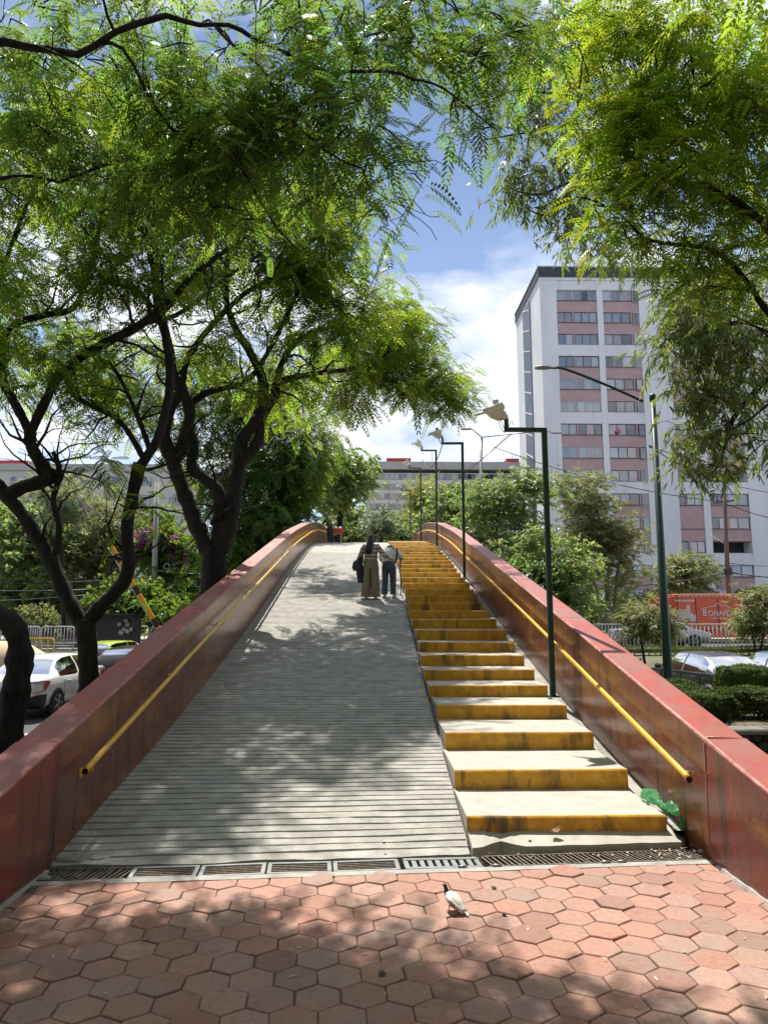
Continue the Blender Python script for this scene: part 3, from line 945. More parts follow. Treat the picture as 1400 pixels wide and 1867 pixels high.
# shared window pieces
def corr(wd, h, mname):
    m = MB(); n = max(6, int(wd / .09))
    vs = []
    for i in range(n + 1):
        x = -wd / 2 + wd * i / n; d = .035 * math.sin(i * 1.9) + .015 * math.sin(i * .7)
        vs += [(x, d, -h / 2), (x, d, h / 2)]
    m.add(vs, [(2 * i, 2 * i + 2, 2 * i + 3, 2 * i + 1) for i in range(n)], 0, True)
    me = bpy.data.meshes.new('curtain'); me.from_pydata(m.v, [], m.f); me.materials.append(MATS[mname]); me.update()
    return me
def framemesh(wd, h, splits, mname, t=.055):
    m = MB()
    for z in (-h / 2 + t / 2, h / 2 - t / 2): m.box((0, 0, z), (wd, .09, t))
    for x in [-wd / 2 + t / 2] + [s * wd - wd / 2 for s in splits] + [wd / 2 - t / 2]: m.box((x, .003, 0), (t, .075, h - 2 * t))
    me = bpy.data.meshes.new('window'); me.from_pydata(m.v, [], m.f); me.materials.append(MATS[mname]); me.update()
    return me
def panemesh(wd, h, mname='pane_glass'):
    me = bpy.data.meshes.new('pane'); me.from_pydata([(-wd / 2, 0, -h / 2), (wd / 2, 0, -h / 2), (wd / 2, 0, h / 2), (-wd / 2, 0, h / 2)], [], [(0, 1, 2, 3)]); me.materials.append(MATS[mname]); me.update()
    return me
cache = {}
def window(parent, x0, x1, zc, h, splits, yplane, fm, cur):
    wd = x1 - x0
    key = ('f', round(wd, 2), round(h, 2), tuple(splits), fm)
    if key not in cache: cache[key] = framemesh(wd, h, splits, fm)
    wn = link('window', cache[key], parent, loc=((x0 + x1) / 2, yplane, zc))
    ed = [0] + list(splits) + [1]
    for a, b_ in zip(ed[:-1], ed[1:]):
        pw = (b_ - a) * wd - .05
        k2 = ('p', round(pw, 2), round(h, 2))
        if k2 not in cache: cache[k2] = panemesh(pw, h - .1)
        link('pane', cache[k2], wn, loc=(((a + b_) / 2 - .5) * wd, .012, 0))
        c = rng.random()
        if c < cur:
            mname = rng.choice(['curtain_white', 'curtain_white', 'curtain_pink', 'curtain_grey'])
            k3 = ('c', round(pw, 2), round(h, 2), mname)
            if k3 not in cache: cache[k3] = corr(pw, h - .06, mname)
            link('curtain', cache[k3], wn, loc=(((a + b_) / 2 - .5) * wd, .075, 0))
    return wn
for fl in range(NF):
    zc = zw0 - fl * FH
    if zc - WH / 2 < .6: continue
    below = 'plaster_white' if fl % 3 == 2 else 'spandrel_pink'
    for bi, (a, b_) in enumerate(bays):
        rec = .22
        # spandrel between this window and the next one down
        zs1 = zc - WH / 2; zs0 = zc + WH / 2 - FH
        sp = below
        if bi in (2,) and fl in (9, 10): sp = 'spandrel_pink'
        if zs0 > .2: MB().box(((a + b_) / 2, (1.0 + (.06 if sp == 'plaster_white' else .16)), (zs0 + zs1) / 2), (b_ - a - .004, 2.0, zs1 - zs0)).build('spandrel', sp, tower)
        MB().box(((a + b_) / 2, .17, zs1 + .03), (b_ - a - .01, .24, .06)).build('sill', 'bronze_frame', tower)
        if bi == 3 and fl in (8, 11): continue          # open gallery
        if bi == 2 and fl == 10:
            MB().box(((a + b_) / 2, 1.16, zc), (b_ - a - .006, 2.0, WH)).build('spandrel', 'spandrel_pink', tower); continue
        fm = 'window_frame' if rng.random() < .55 else 'bronze_frame'
        small = (b_ - a) * .18
        if bi == 0:
            window(tower, a + .04, a + (b_ - a) * .38, zc + .02, WH - .06, (.5,), rec, fm, .92)
            window(tower, a + (b_ - a) * .42, b_ - .04, zc + .02, WH - .06, (.34, .67), rec, fm, .92)
            MB().box((a + (b_ - a) * .40, rec + .03, zc), ((b_ - a) * .035, .2, WH - .01)).build('mullion', 'spandrel_pink', tower)
        elif bi == 1:
            window(tower, a + .04, b_ - small - .3, zc + .02, WH - .06, (.33, .66), rec, fm, .85)
            window(tower, b_ - small, b_ - .04, zc - .10, WH + .1, (), rec - .16, 'window_frame' if rng.random() < .5 else fm, .3)
            MB().box((b_ - small - .17, rec + .03, zc), (.22, .2, WH - .01)).build('mullion', 'spandrel_pink', tower)
        elif bi == 2:
            window(tower, a + .04, a + (b_ - a) * .3, zc - .05, WH, (), rec - .05, fm, .3)
            window(tower, a + (b_ - a) * .36, b_ - .04, zc + .02, WH - .06, (.5,), rec, fm, .92)
            MB().box((a + (b_ - a) * .33, rec + .03, zc), ((b_ - a) * .05, .2, WH - .01)).build('mullion', 'spandrel_pink', tower)
        else:
            window(tower, a + .04, a + (b_ - a) * .42, zc + .02, WH - .06, (.5,), rec, fm, .9)
            window(tower, a + (b_ - a) * .46, b_ - .04, zc + .02, WH - .06, (.45,), rec, fm, .9)
            MB().box((a + (b_ - a) * .44, rec + .03, zc), ((b_ - a) * .035, .2, WH - .01)).build('mullion', 'spandrel_pink', tower)
for px, py, c in ((1127, 786, 'pink_plastic'), (1149, 918, 'pink_plastic'), (1030, 869, 'blue_paint')):
    q = P(px, py, TWY - .12) - T0
    MB().lathe([(.02, -.04), (.27, -.02), (.27, .02), (.02, .04)], q, 14, axis=Matrix.Rotation(R(90), 3, 'X')).build('hung_ball' if c != 'blue_paint' else 'hung_plate', c, tower)
# ground-floor canopy and shop banner
MB().box((tx(1115, 1085), -1.0, tzz(1085) - .5), (tx(1200) - tx(1060), 3.2, .5)).build('canopy', 'grey_block', tower)
MB().box((tx(1160, 1090), -2.7, tzz(1095)), (3.6, .08, 1.0)).build('shop_banner', 'window_frame', tower)
MB().box((tx(1160, 1090), -2.745, tzz(1093)), (1.5, .01, .18)).build('banner_print', 'roof_red', tower)

# ------------------------------------------------------------------ low apartment block behind the crest
BY = 135.0
b0 = P(667, 900, BY)
low = thing('apartment_block', 'long grey beige apartment block behind the crest of the bridge', 'building', (b0.x, BY, .3))
def lx(px): return P(px, 880, BY).x - b0.x
def lz(py): return P(800, py, BY).z - .3
LT = lz(844)
Wd = lx(975)
MB().box((Wd / 2, 6, LT / 2 - 1), (Wd, 12, LT - 2)).build('wall', 'beige_block', low)
MB().box((Wd / 2, 5.95, LT - .55), (Wd + .3, 12.3, 1.5)).build('parapet', 'grey_block', low)
for a, b_ in ((705, 750), (927, 950)): MB().box(((lx(a) + lx(b_)) / 2, 4, LT + .6), (lx(b_) - lx(a), 5, 1.3)).build('water_tank_house', 'roof_red', low)
for px in (790, 880, 940): MB().tube([(lx(px), 3, LT - 1), (lx(px), 3, LT + 3.2)], .05, 5).build('aerial', 'grey_metal', low)
for fl in range(7):
    zc = lz(869) - fl * (lz(869) - lz(887))
    for a, b_ in ((675, 708), (710, 742), (752, 786), (790, 824), (835, 868), (875, 908), (915, 948)):
        MB().box(((lx(a) + lx(b_)) / 2, -.02, zc - 1.05), (lx(b_) - lx(a), .12, .75)).build('spandrel', 'cream_spandrel', low)
        window(low, lx(a), lx(b_), zc, 1.05, (.25, .5, .75), -.12, 'window_frame', .55)
        MB().box(((lx(a) + lx(b_)) / 2, -.02, zc), (lx(b_) - lx(a) - .1, .02, 1.0)).build('room_shade', 'room_dark', low)
# pale block at far left with a red roof house
BY2 = 95.0
b0 = P(-90, 900, BY2)
lft = thing('apartment_block', 'pale concrete block with red roof box behind the left trees', 'building', (b0.x, BY2, .3))
def l2(px): return P(px, 880, BY2).x - b0.x
def z2(py): return P(60, py, BY2).z - .3
MB().box((l2(330) / 2, 6, z2(855) / 2), (l2(330), 12, z2(855))).build('wall', 'beige_block', lft)
MB().box((l2(330) / 2, 5.9, z2(852)), (l2(330) + .3, 12.3, .9)).build('parapet', 'grey_block', lft)
MB().box((l2(-10), 4, z2(842)), (l2(38) - l2(-60), 5, 1.0)).build('roof_house', 'roof_red', lft)
for fl in range(5):
    zc = z2(876) - fl * 2.7
    for a in range(-60, 320, 58):
        window(lft, l2(a + 22), l2(a + 48), zc, 1.05, (.4,), -.12, 'window_frame', .5)
        MB().box(((l2(a + 22) + l2(a + 48)) / 2, -.02, zc), (l2(a + 48) - l2(a + 22) - .1, .02, 1.0)).build('room_shade', 'room_dark', lft)
# red house and perforated wall behind the near-left trees
BY3 = 48.0
b0 = P(90, 1100, BY3)
rh = thing('red_house', 'dark red low house with white framed window behind left trees', 'house', (b0.x, BY3, .3))
def l3(px): return P(px, 1080, BY3).x - b0.x
def z3(py): return P(140, py, BY3).z - .3
MB().box(((l3(40) + l3(165)) / 2, 3, z3(1060) / 2), (l3(165) - l3(40), 6, z3(1060))).build('wall', 'house_red', rh)
MB().box(((l3(40) + l3(165)) / 2, 2.9, z3(1060)), (l3(165) - l3(40) + .3, 6.3, .12)).build('roof_slab', 'house_red', rh)
window(rh, l3(122), l3(153), z3(1084), z3(1075) - z3(1093), (.33, .66), -.12, 'print_white', .1)
MB().box(((l3(122) + l3(153)) / 2, -.03, z3(1084)), (l3(153) - l3(122), .05, z3(1075) - z3(1093))).build('room_shade', 'room_dark', rh)
wl = thing('perforated_wall', 'pale perforated block wall above the red house', 'wall', (P(95, 1050, 52).x, 52, .3))
q0, q1 = P(110, 1050, 52), P(160, 1010, 52)
bm_ = MB().box((1.6, 0, (q1.z - .3) / 2), (3.4, .25, q1.z - .3)); bm_.build('wall_body', 'beige_block', wl)
bk = MB()
for i in range(8):
    for j in range(9):
        bk.box((.25 + i * .38 + (.19 if j % 2 else 0), -.128, q1.z - .6 - j * .3), (.16, .02, .13))
bk.build('openings', 'dark_void', wl, kind='stuff')
# ------------------------------------------------------------------ vehicles
def car(name, label, paint, c, heading, L=4.5, W=1.78, H=1.46, z=-.5, kind='sedan', group='parked cars', lower=None):
    r = thing(name, label, 'car', (c[0], c[1], z), heading, group)
    kx, kw, kz = L / 4.5, W / 1.78, H / 1.46
    if kind == 'sedan':   # x, half width, underside, belt, cabin half width (0 = none), top
        S = [(-2.25, .62, .40, .66, 0, .70), (-2.22, .76, .32, .84, 0, .88), (-2.10, .84, .25, .93, 0, .965), (-1.85, .875, .22, .945, 0, .99), (-1.62, .885, .22, .95, 0, 1.0), (-1.48, .888, .22, .95, .78, 1.02), (-1.18, .89, .22, .95, .68, 1.22), (-.92, .89, .22, .945, .615, 1.36), (-.62, .89, .22, .94, .59, 1.43), (-.10, .89, .22, .935, .58, 1.46), (-.02, .89, .22, .935, .58, 1.46), (.45, .89, .22, .93, .585, 1.445), (.70, .89, .22, .925, .60, 1.40), (.98, .89, .22, .92, .66, 1.24), (1.25, .885, .22, .91, .74, 1.05), (1.42, .88, .22, .90, 0, .955), (1.80, .865, .22, .84, 0, .90), (2.05, .82, .23, .74, 0, .80), (2.20, .72, .26, .62, 0, .66), (2.26, .55, .30, .5, 0, .54)]
        rear, front, sides, pil = (-1.48, -.92), (.70, 1.25), (-1.18, .98), (-.10, -.02)
    else:
        S = [(-2.22, .66, .40, .70, 0, .74), (-2.18, .80, .30, .90, .70, .97), (-2.12, .85, .25, .96, .68, 1.10), (-1.98, .87, .22, .965, .64, 1.30), (-1.86, .88, .22, .965, .62, 1.38), (-1.4, .885, .22, .96, .60, 1.44), (-.45, .89, .22, .945, .59, 1.46), (-.37, .89, .22, .945, .59, 1.46), (.25, .89, .22, .93, .59, 1.445), (.60, .89, .22, .925, .61, 1.39), (1.0, .888, .22, .92, .68, 1.19), (1.30, .88, .22, .91, .76, 1.02), (1.5, .875, .22, .90, 0, .94), (1.85, .85, .22, .83, 0, .88), (2.05, .81, .23, .74, 0, .79), (2.20, .70, .26, .6, 0, .64), (2.25, .5, .30, .5, 0, .54)]
        rear, front, sides, pil = (-2.18, -1.86), (.60, 1.30), (-1.98, 1.0), (-.45, -.37)
    rings = []
    for x, w_, zb, bt, wt, tp in S:
        x *= kx; w_ *= kw; wt *= kw; bt *= kz; tp *= kz
        md = (zb + bt) / 2
        half = [(0, zb), (w_ * .80, zb), (w_ * .97, zb + .10), (w_, md), (w_ * .985, bt - .04), (w_ * .95, bt)]
        if wt: half += [((w_ * .95 + wt) / 2 + .015, (bt + tp) / 2), (wt, tp - .055), (wt - .07, tp - .012), (wt * .45, tp), (0, tp + .006)]
        else: half += [(w_ * .88, bt + (tp - bt) * .5), (w_ * .80, tp - .015), (w_ * .70, tp - .006), (w_ * .4, tp), (0, tp + .004)]
        rings.append([Vector((x, y_, z_)) for y_, z_ in half] + [Vector((x, -y_, z_)) for y_, z_ in reversed(half[1:-1])])
    n = len(rings[0]); nh = 11
    parts = {}
    for i in range(len(rings) - 1):
        xa, xb = S[i][0], S[i + 1][0]
        for j in range(n):
            q = (rings[i][j], rings[i + 1][j], rings[i + 1][(j + 1) % n], rings[i][(j + 1) % n])
            jj = j if j < nh - 1 else n - 1 - j          # mirrored index
            key = 'body'
            if jj in (5, 6) and xa >= sides[0] - .001 and xb <= sides[1] + .001 and not (abs(xa - pil[0]) < .001): key = 'side_window_l' if j < nh - 1 else 'side_window_r'
            elif jj in (8, 9) and xa >= rear[0] - .001 and xb <= rear[1] + .001: key = 'rear_window'
            elif jj in (8, 9) and xa >= front[0] - .001 and xb <= front[1] + .001: key = 'windscreen'
            elif lower and jj in (0, 1, 2) and xb < -1.7: key = 'rear_bumper'
            parts.setdefault(key, []).append(q)
    def emit(nm, quads, m, par, off=0.0):
        vid, vs, fs = {}, [], []
        for q in quads:
            f_ = []
            for p in q:
                k = (round(p.x, 4), round(p.y, 4), round(p.z, 4))
                if k not in vid: vid[k] = len(vs); vs.append(p)
                f_.append(vid[k])
            if len(set(f_)) > 2: fs.append(tuple(dict.fromkeys(f_)))
        mb = MB(); mb.add(vs, fs, 0, True)
        if nm == 'body':
            mb.add(rings[0], [tuple(reversed(range(n)))]); mb.add(rings[-1], [tuple(range(n))])
        return mb.build(nm, m, par, fix=(nm == 'body'))
    body = emit('body', parts.pop('body'), paint, r)
    for k, q in parts.items():
        if k == 'rear_bumper': emit('rear_bumper', q, lower, r)
        elif k.startswith('side'):
            for lo, hi in ((-9, pil[0] * kx + .001), (pil[1] * kx - .001, 9)):
                qq = [a for a in q if lo < (a[0].x + a[1].x) / 2 < hi]
                if qq: emit('side_window', qq, 'car_glass', r)
        else: emit(k, q, 'car_glass', r)
    # dark cabin inside
    MB().box((-.15 * kx, 0, .62 * kz), (2.2 * kx, W * .8, .55 * kz)).build('interior', 'plastic_black', r)
    for s in (-1, 1):
        for x in (-.55, .45): MB().box((x * kx, s * .35, 1.0 * kz), (.14, .42, .5), bev=.05, rot=Matrix.Rotation(-.2, 3, 'Y')).build('seat', 'dark_cloth', r)
    wr = .315; wb = 1.33 * kx
    for cx in (wb, -wb):
        for s in (-1, 1):
            ax = Matrix.Rotation(R(90 * -s), 3, 'X')
            cc = Vector((cx, s * (W / 2 - .085), wr))
            MB().lathe([(.02, .0), (wr + .055, .0), (wr + .05, .098), (.02, .098)], cc, 22, axis=ax).build('wheel_arch', 'plastic_black', r)
            wh = MB().lathe([(wr - .10, .06), (wr - .10, .105), (wr - .02, .108), (wr, .09), (wr, -.06), (wr - .1, -.06)], cc, 22, axis=ax).build('tyre', 'tyre', r)
            rm = MB()
            rm.lathe([(.03, .080), (wr - .12, .088), (wr - .085, .112), (wr - .11, .07)], cc, 20, axis=ax)
            for k in range(5):
                a = k * 2 * math.pi / 5
                d = Vector((math.cos(a), 0, math.sin(a)))
                rm.tube([cc + Vector((0, s * .105, 0)) + d * .03, cc + Vector((0, s * .10, 0)) + d * (wr - .11)], .026, 5)
            rm.build('rim', 'rim', wh)
    hl = S[0][0] * -kx
    for s in (-1, 1):
        zt_ = .90 * kz; w_ = .86 * kw
        t = MB()
        ring = [(-hl - .02, s * w_ * .50, zt_ - .22), (-hl - .03, s * w_ * .50, zt_ - .04), (-hl + .02, s * w_ * .95, zt_ + .015), (-hl + .28, s * (w_ + .036), zt_ + .01), (-hl + .50, s * (w_ + .040), zt_ - .03), (-hl + .30, s * (w_ + .040), zt_ - .20), (-hl + .02, s * (w_ * .97), zt_ - .27)]
        t.loft([[Vector(p) for p in ring], [Vector((p[0] + .10, p[1] * .9, p[2])) for p in ring]], smooth=False)
        t.build('tail_light', 'tail_red', r, fix=True)
        MB().box((hl - .20, s * .60 * kw, .66 * kz), (.26, .34, .13), bev=.04, rot=Matrix.Rotation(-s * .4, 3, 'Z')).build('headlight', 'clear_lamp', r)
        mi = MB(); mi.box((.98 * kx, s * (W / 2 + .08), 1.0 * kz), (.12, .20, .13), bev=.04); mi.build('mirror', paint, r)
        for hx in (-.72, .22): MB().box((hx * kx, s * (W / 2 + .004), .82 * kz), (.20, .03, .03), bev=.008).build('door_handle', paint, r)
        for hx in (-.95, -.05, .98):
            MB().box((hx * kx, s * (W / 2 - .004), .58 * kz), (.008, .014, .56)).build('door_gap', 'plastic_black', r)
    MB().box((-hl - .002, 0, .60 * kz), (.02, .42, .14), bev=.004).build('number_plate', 'plate', r)
    MB().box((hl - .05, 0, .45), (.08, .9, .16), bev=.02).build('grille', 'plastic_black', r)
    return r
def along(c, h, lx, ly): return (c[0] + math.cos(h) * lx - math.sin(h) * ly, c[1] + math.sin(h) * lx + math.cos(h) * ly)
def car_at(corner, h, lx, ly): 
    d = along((0, 0), h, lx, ly); return (corner[0] - d[0], corner[1] - d[1])
h = R(88)
rc = P(74, 1250, 17.6)
car('sedan_car', 'white sedan with black rear bumper parked behind left tree trunk', 'car_white', car_at((rc.x, rc.y), h, -2.2, -.86), h, lower='plastic_black')
h = R(86)
rc = P(268, 1215, 21.0)
car('suv_car', 'dark maroon hatchback seen from behind, beside the left parapet', 'car_maroon', car_at((rc.x, rc.y), h, -2.1, -.85), h, L=4.2, W=1.74, H=1.56, kind='hatch')
h = R(80)
rc = P(186, 1200, 26.2)
car('taxi_car', 'lime green hatchback beyond the yellow barrier at left', 'car_lime', car_at((rc.x, rc.y), h, -1.8, -.4), h, L=3.7, W=1.62, H=1.52, kind='hatch')
h = R(97)
rc = P(1326, 1225, 18.2)
car('sedan_car', 'glossy black sedan with red tail lights behind the clipped hedge', 'car_black', car_at((rc.x, rc.y), h, -2.25, .89), h, L=4.6, W=1.8, H=1.46)
h = R(97)
rc = P(1440, 1210, 19.2)
car('sedan_car', 'dark grey car cut off by the right edge, beside black sedan', 'car_grey', car_at((rc.x, rc.y), h, -1.2, .89), h, L=4.5, W=1.8, H=1.47)
h = R(180)
rc = P(1205, 1180, 38)
car('estate_car', 'silver car on the far road behind the railings', 'car_silver', (rc.x, 38.2), R(0), L=5.0, W=1.8, H=1.45, z=.29, kind='sedan', group='cars on the far road')
# car under a tan cover
cc = P(10, 1190, 24.5)
tcv = thing('covered_car', 'vehicle under a tan cloth cover at the left edge', 'covered car', (cc.x, 24.5, -.5), R(10))
m = MB()
rings = []
for i, (x, wd, hh) in enumerate([(-2.1, .3, .75), (-2.0, .8, .95), (-1.2, .92, 1.4), (-.2, .93, 1.62), (.6, .93, 1.58), (1.2, .92, 1.2), (1.75, .85, 1.0), (2.0, .5, .8), (2.06, .2, .5)]):
    rings.append([Vector((x + .03 * noise.noise((i, j, 2)), (wd + .05 * noise.noise((i * .9, j * 1.1, 7))) * math.cos(math.pi * j / 10) * (1.0 if 1 < j < 9 else 1.06), max(.12, hh * (math.sin(math.pi * j / 10) ** .45) + .03 * noise.noise((i, j * .8, 1))))) for j in range(11)])
vs = [p for r_ in rings for p in r_]; n = 11
m.add(vs, [(i * n + j, i * n + j + 1, (i + 1) * n + j + 1, (i + 1) * n + j) for i in range(len(rings) - 1) for j in range(n - 1)], 0, True)
m.build('cloth_cover', 'tan_cloth', tcv, fix=True)
for cx in (-1.25, 1.3): MB().lathe([(.1, -.1), (.31, -.1), (.31, .1), (.1, .1)], (cx, -.72, .31), 16, axis=Matrix.Rotation(R(90), 3, 'X')).build('tyre', 'tyre', tcv)

# delivery truck
a, b_ = P(1236, 1130, 44), P(1500, 1130, 44)
tr = thing('delivery_truck', 'orange water delivery truck with white lettering beyond the railings', 'truck', (a.x, 44, .29))
Lt = b_.x - a.x
ztop_t = P(1300, 1086, 44).z - .29
MB().box((Lt / 2, 1.2, (ztop_t + .75) / 2), (Lt, 2.4, ztop_t - .75), bev=.02).build('cargo_box', 'truck_orange', tr)
fm_ = MB().loft([[Vector((-.95, .5, .78)), Vector((-.95, 2.2, .78)), Vector((-.95, 2.2, ztop_t - .22)), Vector((-.95, .5, ztop_t - .22))], [Vector((-.012, 0.0, .78)), Vector((-.012, 2.4, .78)), Vector((-.012, 2.4, ztop_t - .02)), Vector((-.012, 0.0, ztop_t - .02))]], smooth=False)
fm_.build('box_nose', 'truck_orange', tr)
MB().box((Lt / 2, 1.2, ztop_t + .05), (Lt + .06, 2.46, .12), bev=.03).build('roof_rail', 'truck_rail', tr)
sc = MB()
for k in range(int(Lt / .26)): sc.lathe([(.005, -.012), (.11, -.012), (.11, .012), (.005, .012)], (.14 + k * .26, -.015, ztop_t - .06), 10, axis=Matrix.Rotation(R(90), 3, 'X'))
sc.build('awning_scallops', 'truck_rail', tr, kind='stuff')
for px in (1236, 1269, 1310, 1349, 1390, 1430):
    x = P(px, 1130, 44).x - a.x
    MB().box((x, -.008, (ztop_t + .8) / 2), (.04, .03, ztop_t - .95)).build('shutter_gap', 'plastic_black', tr)
MB().box((Lt / 2, 1.2, .62), (Lt - .1, 2.0, .22)).build('chassis', 'plastic_black', tr)
MB().box((Lt * .42, .1, .50), (Lt * .5, .12, .42), bev=.02).build('side_skirt', 'truck_orange', tr)
for cx in (1.4, Lt - 2.0, Lt - .9):
    for yv in (.22, 2.15):
        t_ = MB().lathe([(.2, -.14), (.45, -.14), (.47, -.08), (.47, .08), (.45, .14), (.2, .14)], (cx, yv, .47), 18, axis=Matrix.Rotation(R(90), 3, 'X')).build('tyre', 'tyre', tr)
        MB().lathe([(.02, .02), (.22, .02), (.26, .1), (.22, .05)], (cx, yv - .08 if yv < 1 else yv, .47), 14, axis=Matrix.Rotation(R(90), 3, 'X')).build('rim', 'rim', t_)
# bottles and crates printed on the truck side
pr = MB()
def tq(px, py): q = P(px, py, 43.98); return q.x - a.x, q.z - .29
def rect(mb, p0, p1, yv=-.02):
    x0, z0 = tq(*p0); x1, z1 = tq(*p1)
    mb.add([(x0, yv, z1), (x1, yv, z1), (x1, yv, z0), (x0, yv, z0)], [(0, 1, 2, 3)])
for p0, p1 in (((1250, 1103), (1258, 1120)), ((1247, 1117), (1262, 1121)), ((1234, 1111), (1243, 1124)), ((1240, 1121), (1269, 1133)), ((1262, 1121), (1269, 1133))): rect(pr, p0, p1, -.02 - .001 * rng.random())
pr.build('printed_bottles', 'print_pale', tr)
pr = MB()
for k in range(11): rect(pr, (1231 + k * 3.2, 1093.5), (1233.2 + k * 3.2, 1097))
for k in range(6): rect(pr, (1352 + k * 3.4, 1091.5), (1354.3 + k * 3.4, 1094.5))
for k in range(9): rect(pr, (1338 + k * 3.6, 1101), (1340.6 + k * 3.6, 1104.5))
pr.build('small_print', 'print_white', tr)
pr = MB()
mt = [(1277, 1111), (1283, 1108), (1287, 1109), (1294, 1105), (1300, 1106), (1308, 1099.5), (1316, 1105), (1322, 1104), (1330, 1109), (1336, 1111)]
for p0, p1 in zip(mt[:-1], mt[1:]):
    x0, z0 = tq(*p0); x1, z1 = tq(*p1)
    pr.box(((x0 + x1) / 2, -.022, (z0 + z1) / 2), (math.hypot(x1 - x0, z1 - z0) + .02, .006, .035), rot=Matrix.Rotation(-math.atan2(z1 - z0, x1 - x0), 3, 'Y'))
pr.build('mountain_emblem', 'print_white', tr)
def lettering(txt, px, py, size, m, parent, yv, wscale=1.0):
    cu = bpy.data.curves.new('lettering', 'FONT')
    cu.body = txt; cu.size = size; cu.extrude = .004
    ob = bpy.data.objects.new('lettering', cu)
    dg = bpy.context.evaluated_depsgraph_get()
    C.objects.link(ob); dg.update()
    me = bpy.data.meshes.new_from_object(ob.evaluated_get(dg))
    bpy.data.objects.remove(ob)
    me.materials.clear(); me.materials.append(MATS[m])
    x, z = tq(px, py)
    o2 = link('lettering', me, parent, loc=(x, yv, z), rot=(R(90), 0, 0))
    o2.scale = (wscale, 1, 1)
    return o2
lettering('B', 1280, 1122.5, .56, 'print_white', tr, -.024, .85)
lettering('ONAFONT', 1290, 1122.5, .44, 'print_white', tr, -.024, .95)
lettering('el agua ligera', 1292, 1128.5, .19, 'print_white', tr, -.024)

# ------------------------------------------------------------------ crowd barriers
def barrier(label, p0, p1, hgt, m, grp, nb=9, name='crowd_barrier'):
    p0, p1 = Vector(p0), Vector(p1)
    d = p1 - p0; L = d.length
    r = thing(name, label, 'barrier', p0, math.atan2(d.y, d.x), grp)
    fr = MB(); t = .034; rr = .14
    path = [(.0, 0, .0), (0, 0, hgt - rr)] + [(rr - rr * math.cos(a), 0, hgt - rr + rr * math.sin(a)) for a in (R(30), R(60), R(90))] + [(L - rr + rr * math.sin(a), 0, hgt - rr + rr * math.cos(a)) for a in (0, R(30), R(60), R(90))] + [(L, 0, 0)]
    fr.tube(path, t, 6); fr.tube([(0, 0, .22), (L, 0, .22)], t * .8, 6)
    fr.build('frame', m, r)
    for k in range(nb):
        x = L * (k + 1) / (nb + 1)
        MB().tube([(x, 0, .22), (x, 0, hgt)], .024, 5).build('bar', m, r)
    for x in (.08, L - .08): MB().tube([(x, -.28, .015), (x, .28, .015)], .02, 5).build('foot', m, r)
    return r
for (a0, a1, lb) in ((1035, 1077, 'white crowd barrier just right of the right parapet'), (1080, 1138, 'white crowd barrier left of the tall street lamp, behind shrub'), (1142, 1230, 'white crowd barrier crossed by the tall street lamp'), (1234, 1326, 'white crowd barrier in front of the truck lettering'), (1330, 1425, 'white crowd barrier at the right edge behind reddish shrub')):
    barrier(lb, (P(a0, 1187, 33).x, 33, .28), (P(a1, 1187, 33).x, 33 + .1, .28), 1.26, 'white_metal', 'white crowd barriers along the avenue', 8 if a1 - a0 < 70 else 11)
for (a0, a1, lb) in ((-30, 33, 'white crowd barrier cut off by the left edge'), (36, 78, 'white crowd barrier behind the yellow barrier, leftmost full one'), (81, 140, 'white crowd barrier behind the lime hatchback'), (196, 275, 'white crowd barrier right of the forked tree trunk'), (279, 330, 'white crowd barrier half hidden by the left parapet')):
    barrier(lb, (P(a0, 1187, 35).x, 34.6, .3), (P(a1, 1187, 35).x, 34.6, .3), 1.12, 'white_metal', 'white crowd barriers along the avenue', 9)
barrier('yellow crowd barrier between covered vehicle and lime hatchback', (P(44, 1200, 29).x, 28.4, -.42), (P(114, 1200, 29).x, 28.2, -.42), 1.5, 'yellow_metal', None, 5)

# raised striped boom barrier
bb = P(297, 1158, 23.5); be = P(203, 996, 23.5)
boom = thing('boom_barrier', 'raised yellow and black striped boom barrier behind the parapet', 'boom barrier', (bb.x, 23.5, gz(23.5, -6)))
o0 = Vector(boom.location)
MB().box((.15, 0, (bb.z - o0.z) / 2 + .1), (.32, .34, bb.z - o0.z + .3), bev=.03).build('housing', 'amber_paint', boom)
n = 11
seg = ['amber_paint', 'black_paint'] * 6
for k in range(n):
    q0, q1 = bb.lerp(be, k / n) - o0, bb.lerp(be, (k + 1) / n) - o0
    m_ = 'sticker_yellow' if k == 3 else seg[k]
    d = (q1 - q0)
    MB().box((q0 + q1) / 2, (.15, .07, d.length), rot=Vector((0, 0, 1)).rotation_difference(d.normalized()).to_matrix()).build('boom_section', m_, boom)
sd = (be - bb).normalized().cross(Vector((0, 1, 0))).normalized() * .10
MB().tube([bb - o0 + sd, be - o0 + sd], .016, 5).build('stay_rod', 'white_metal', boom)

# ------------------------------------------------------------------ utility poles and cables
up_ = thing('utility_pole', 'brown utility pole with crossarm in front of the tower', 'utility pole', (P(1325, 1080, 50).x, 50, .3))
u0 = Vector(up_.location)
ptop = P(1318, 860, 50) - u0
MB().tube([(0, 0, 0), (ptop.x * .5, 0, ptop.z * .5), ptop], [.20, .16, .11], 8).build('pole', 'pole_wood', up_)
ca = P(1318, 915, 50) - u0
MB().box(ca, (1.5, .1, .12), rot=Matrix.Rotation(-.12, 3, 'Y')).build('crossarm', 'pole_wood', up_)
for dx in (-.65, -.3, .3, .65): MB().lathe([(.03, 0), (.06, .05), (.03, .1), (.06, .14), (.02, .2)], ca + Vector((dx, 0, .06)), 8).build('insulator', 'grey_metal', up_)
MB().tube(smooth_path([P(1318, 990, 50) - u0, P(1306, 982, 50) - u0, P(1293, 977, 50) - u0], 4), .04, 6).build('lamp_arm', 'window_frame', up_)
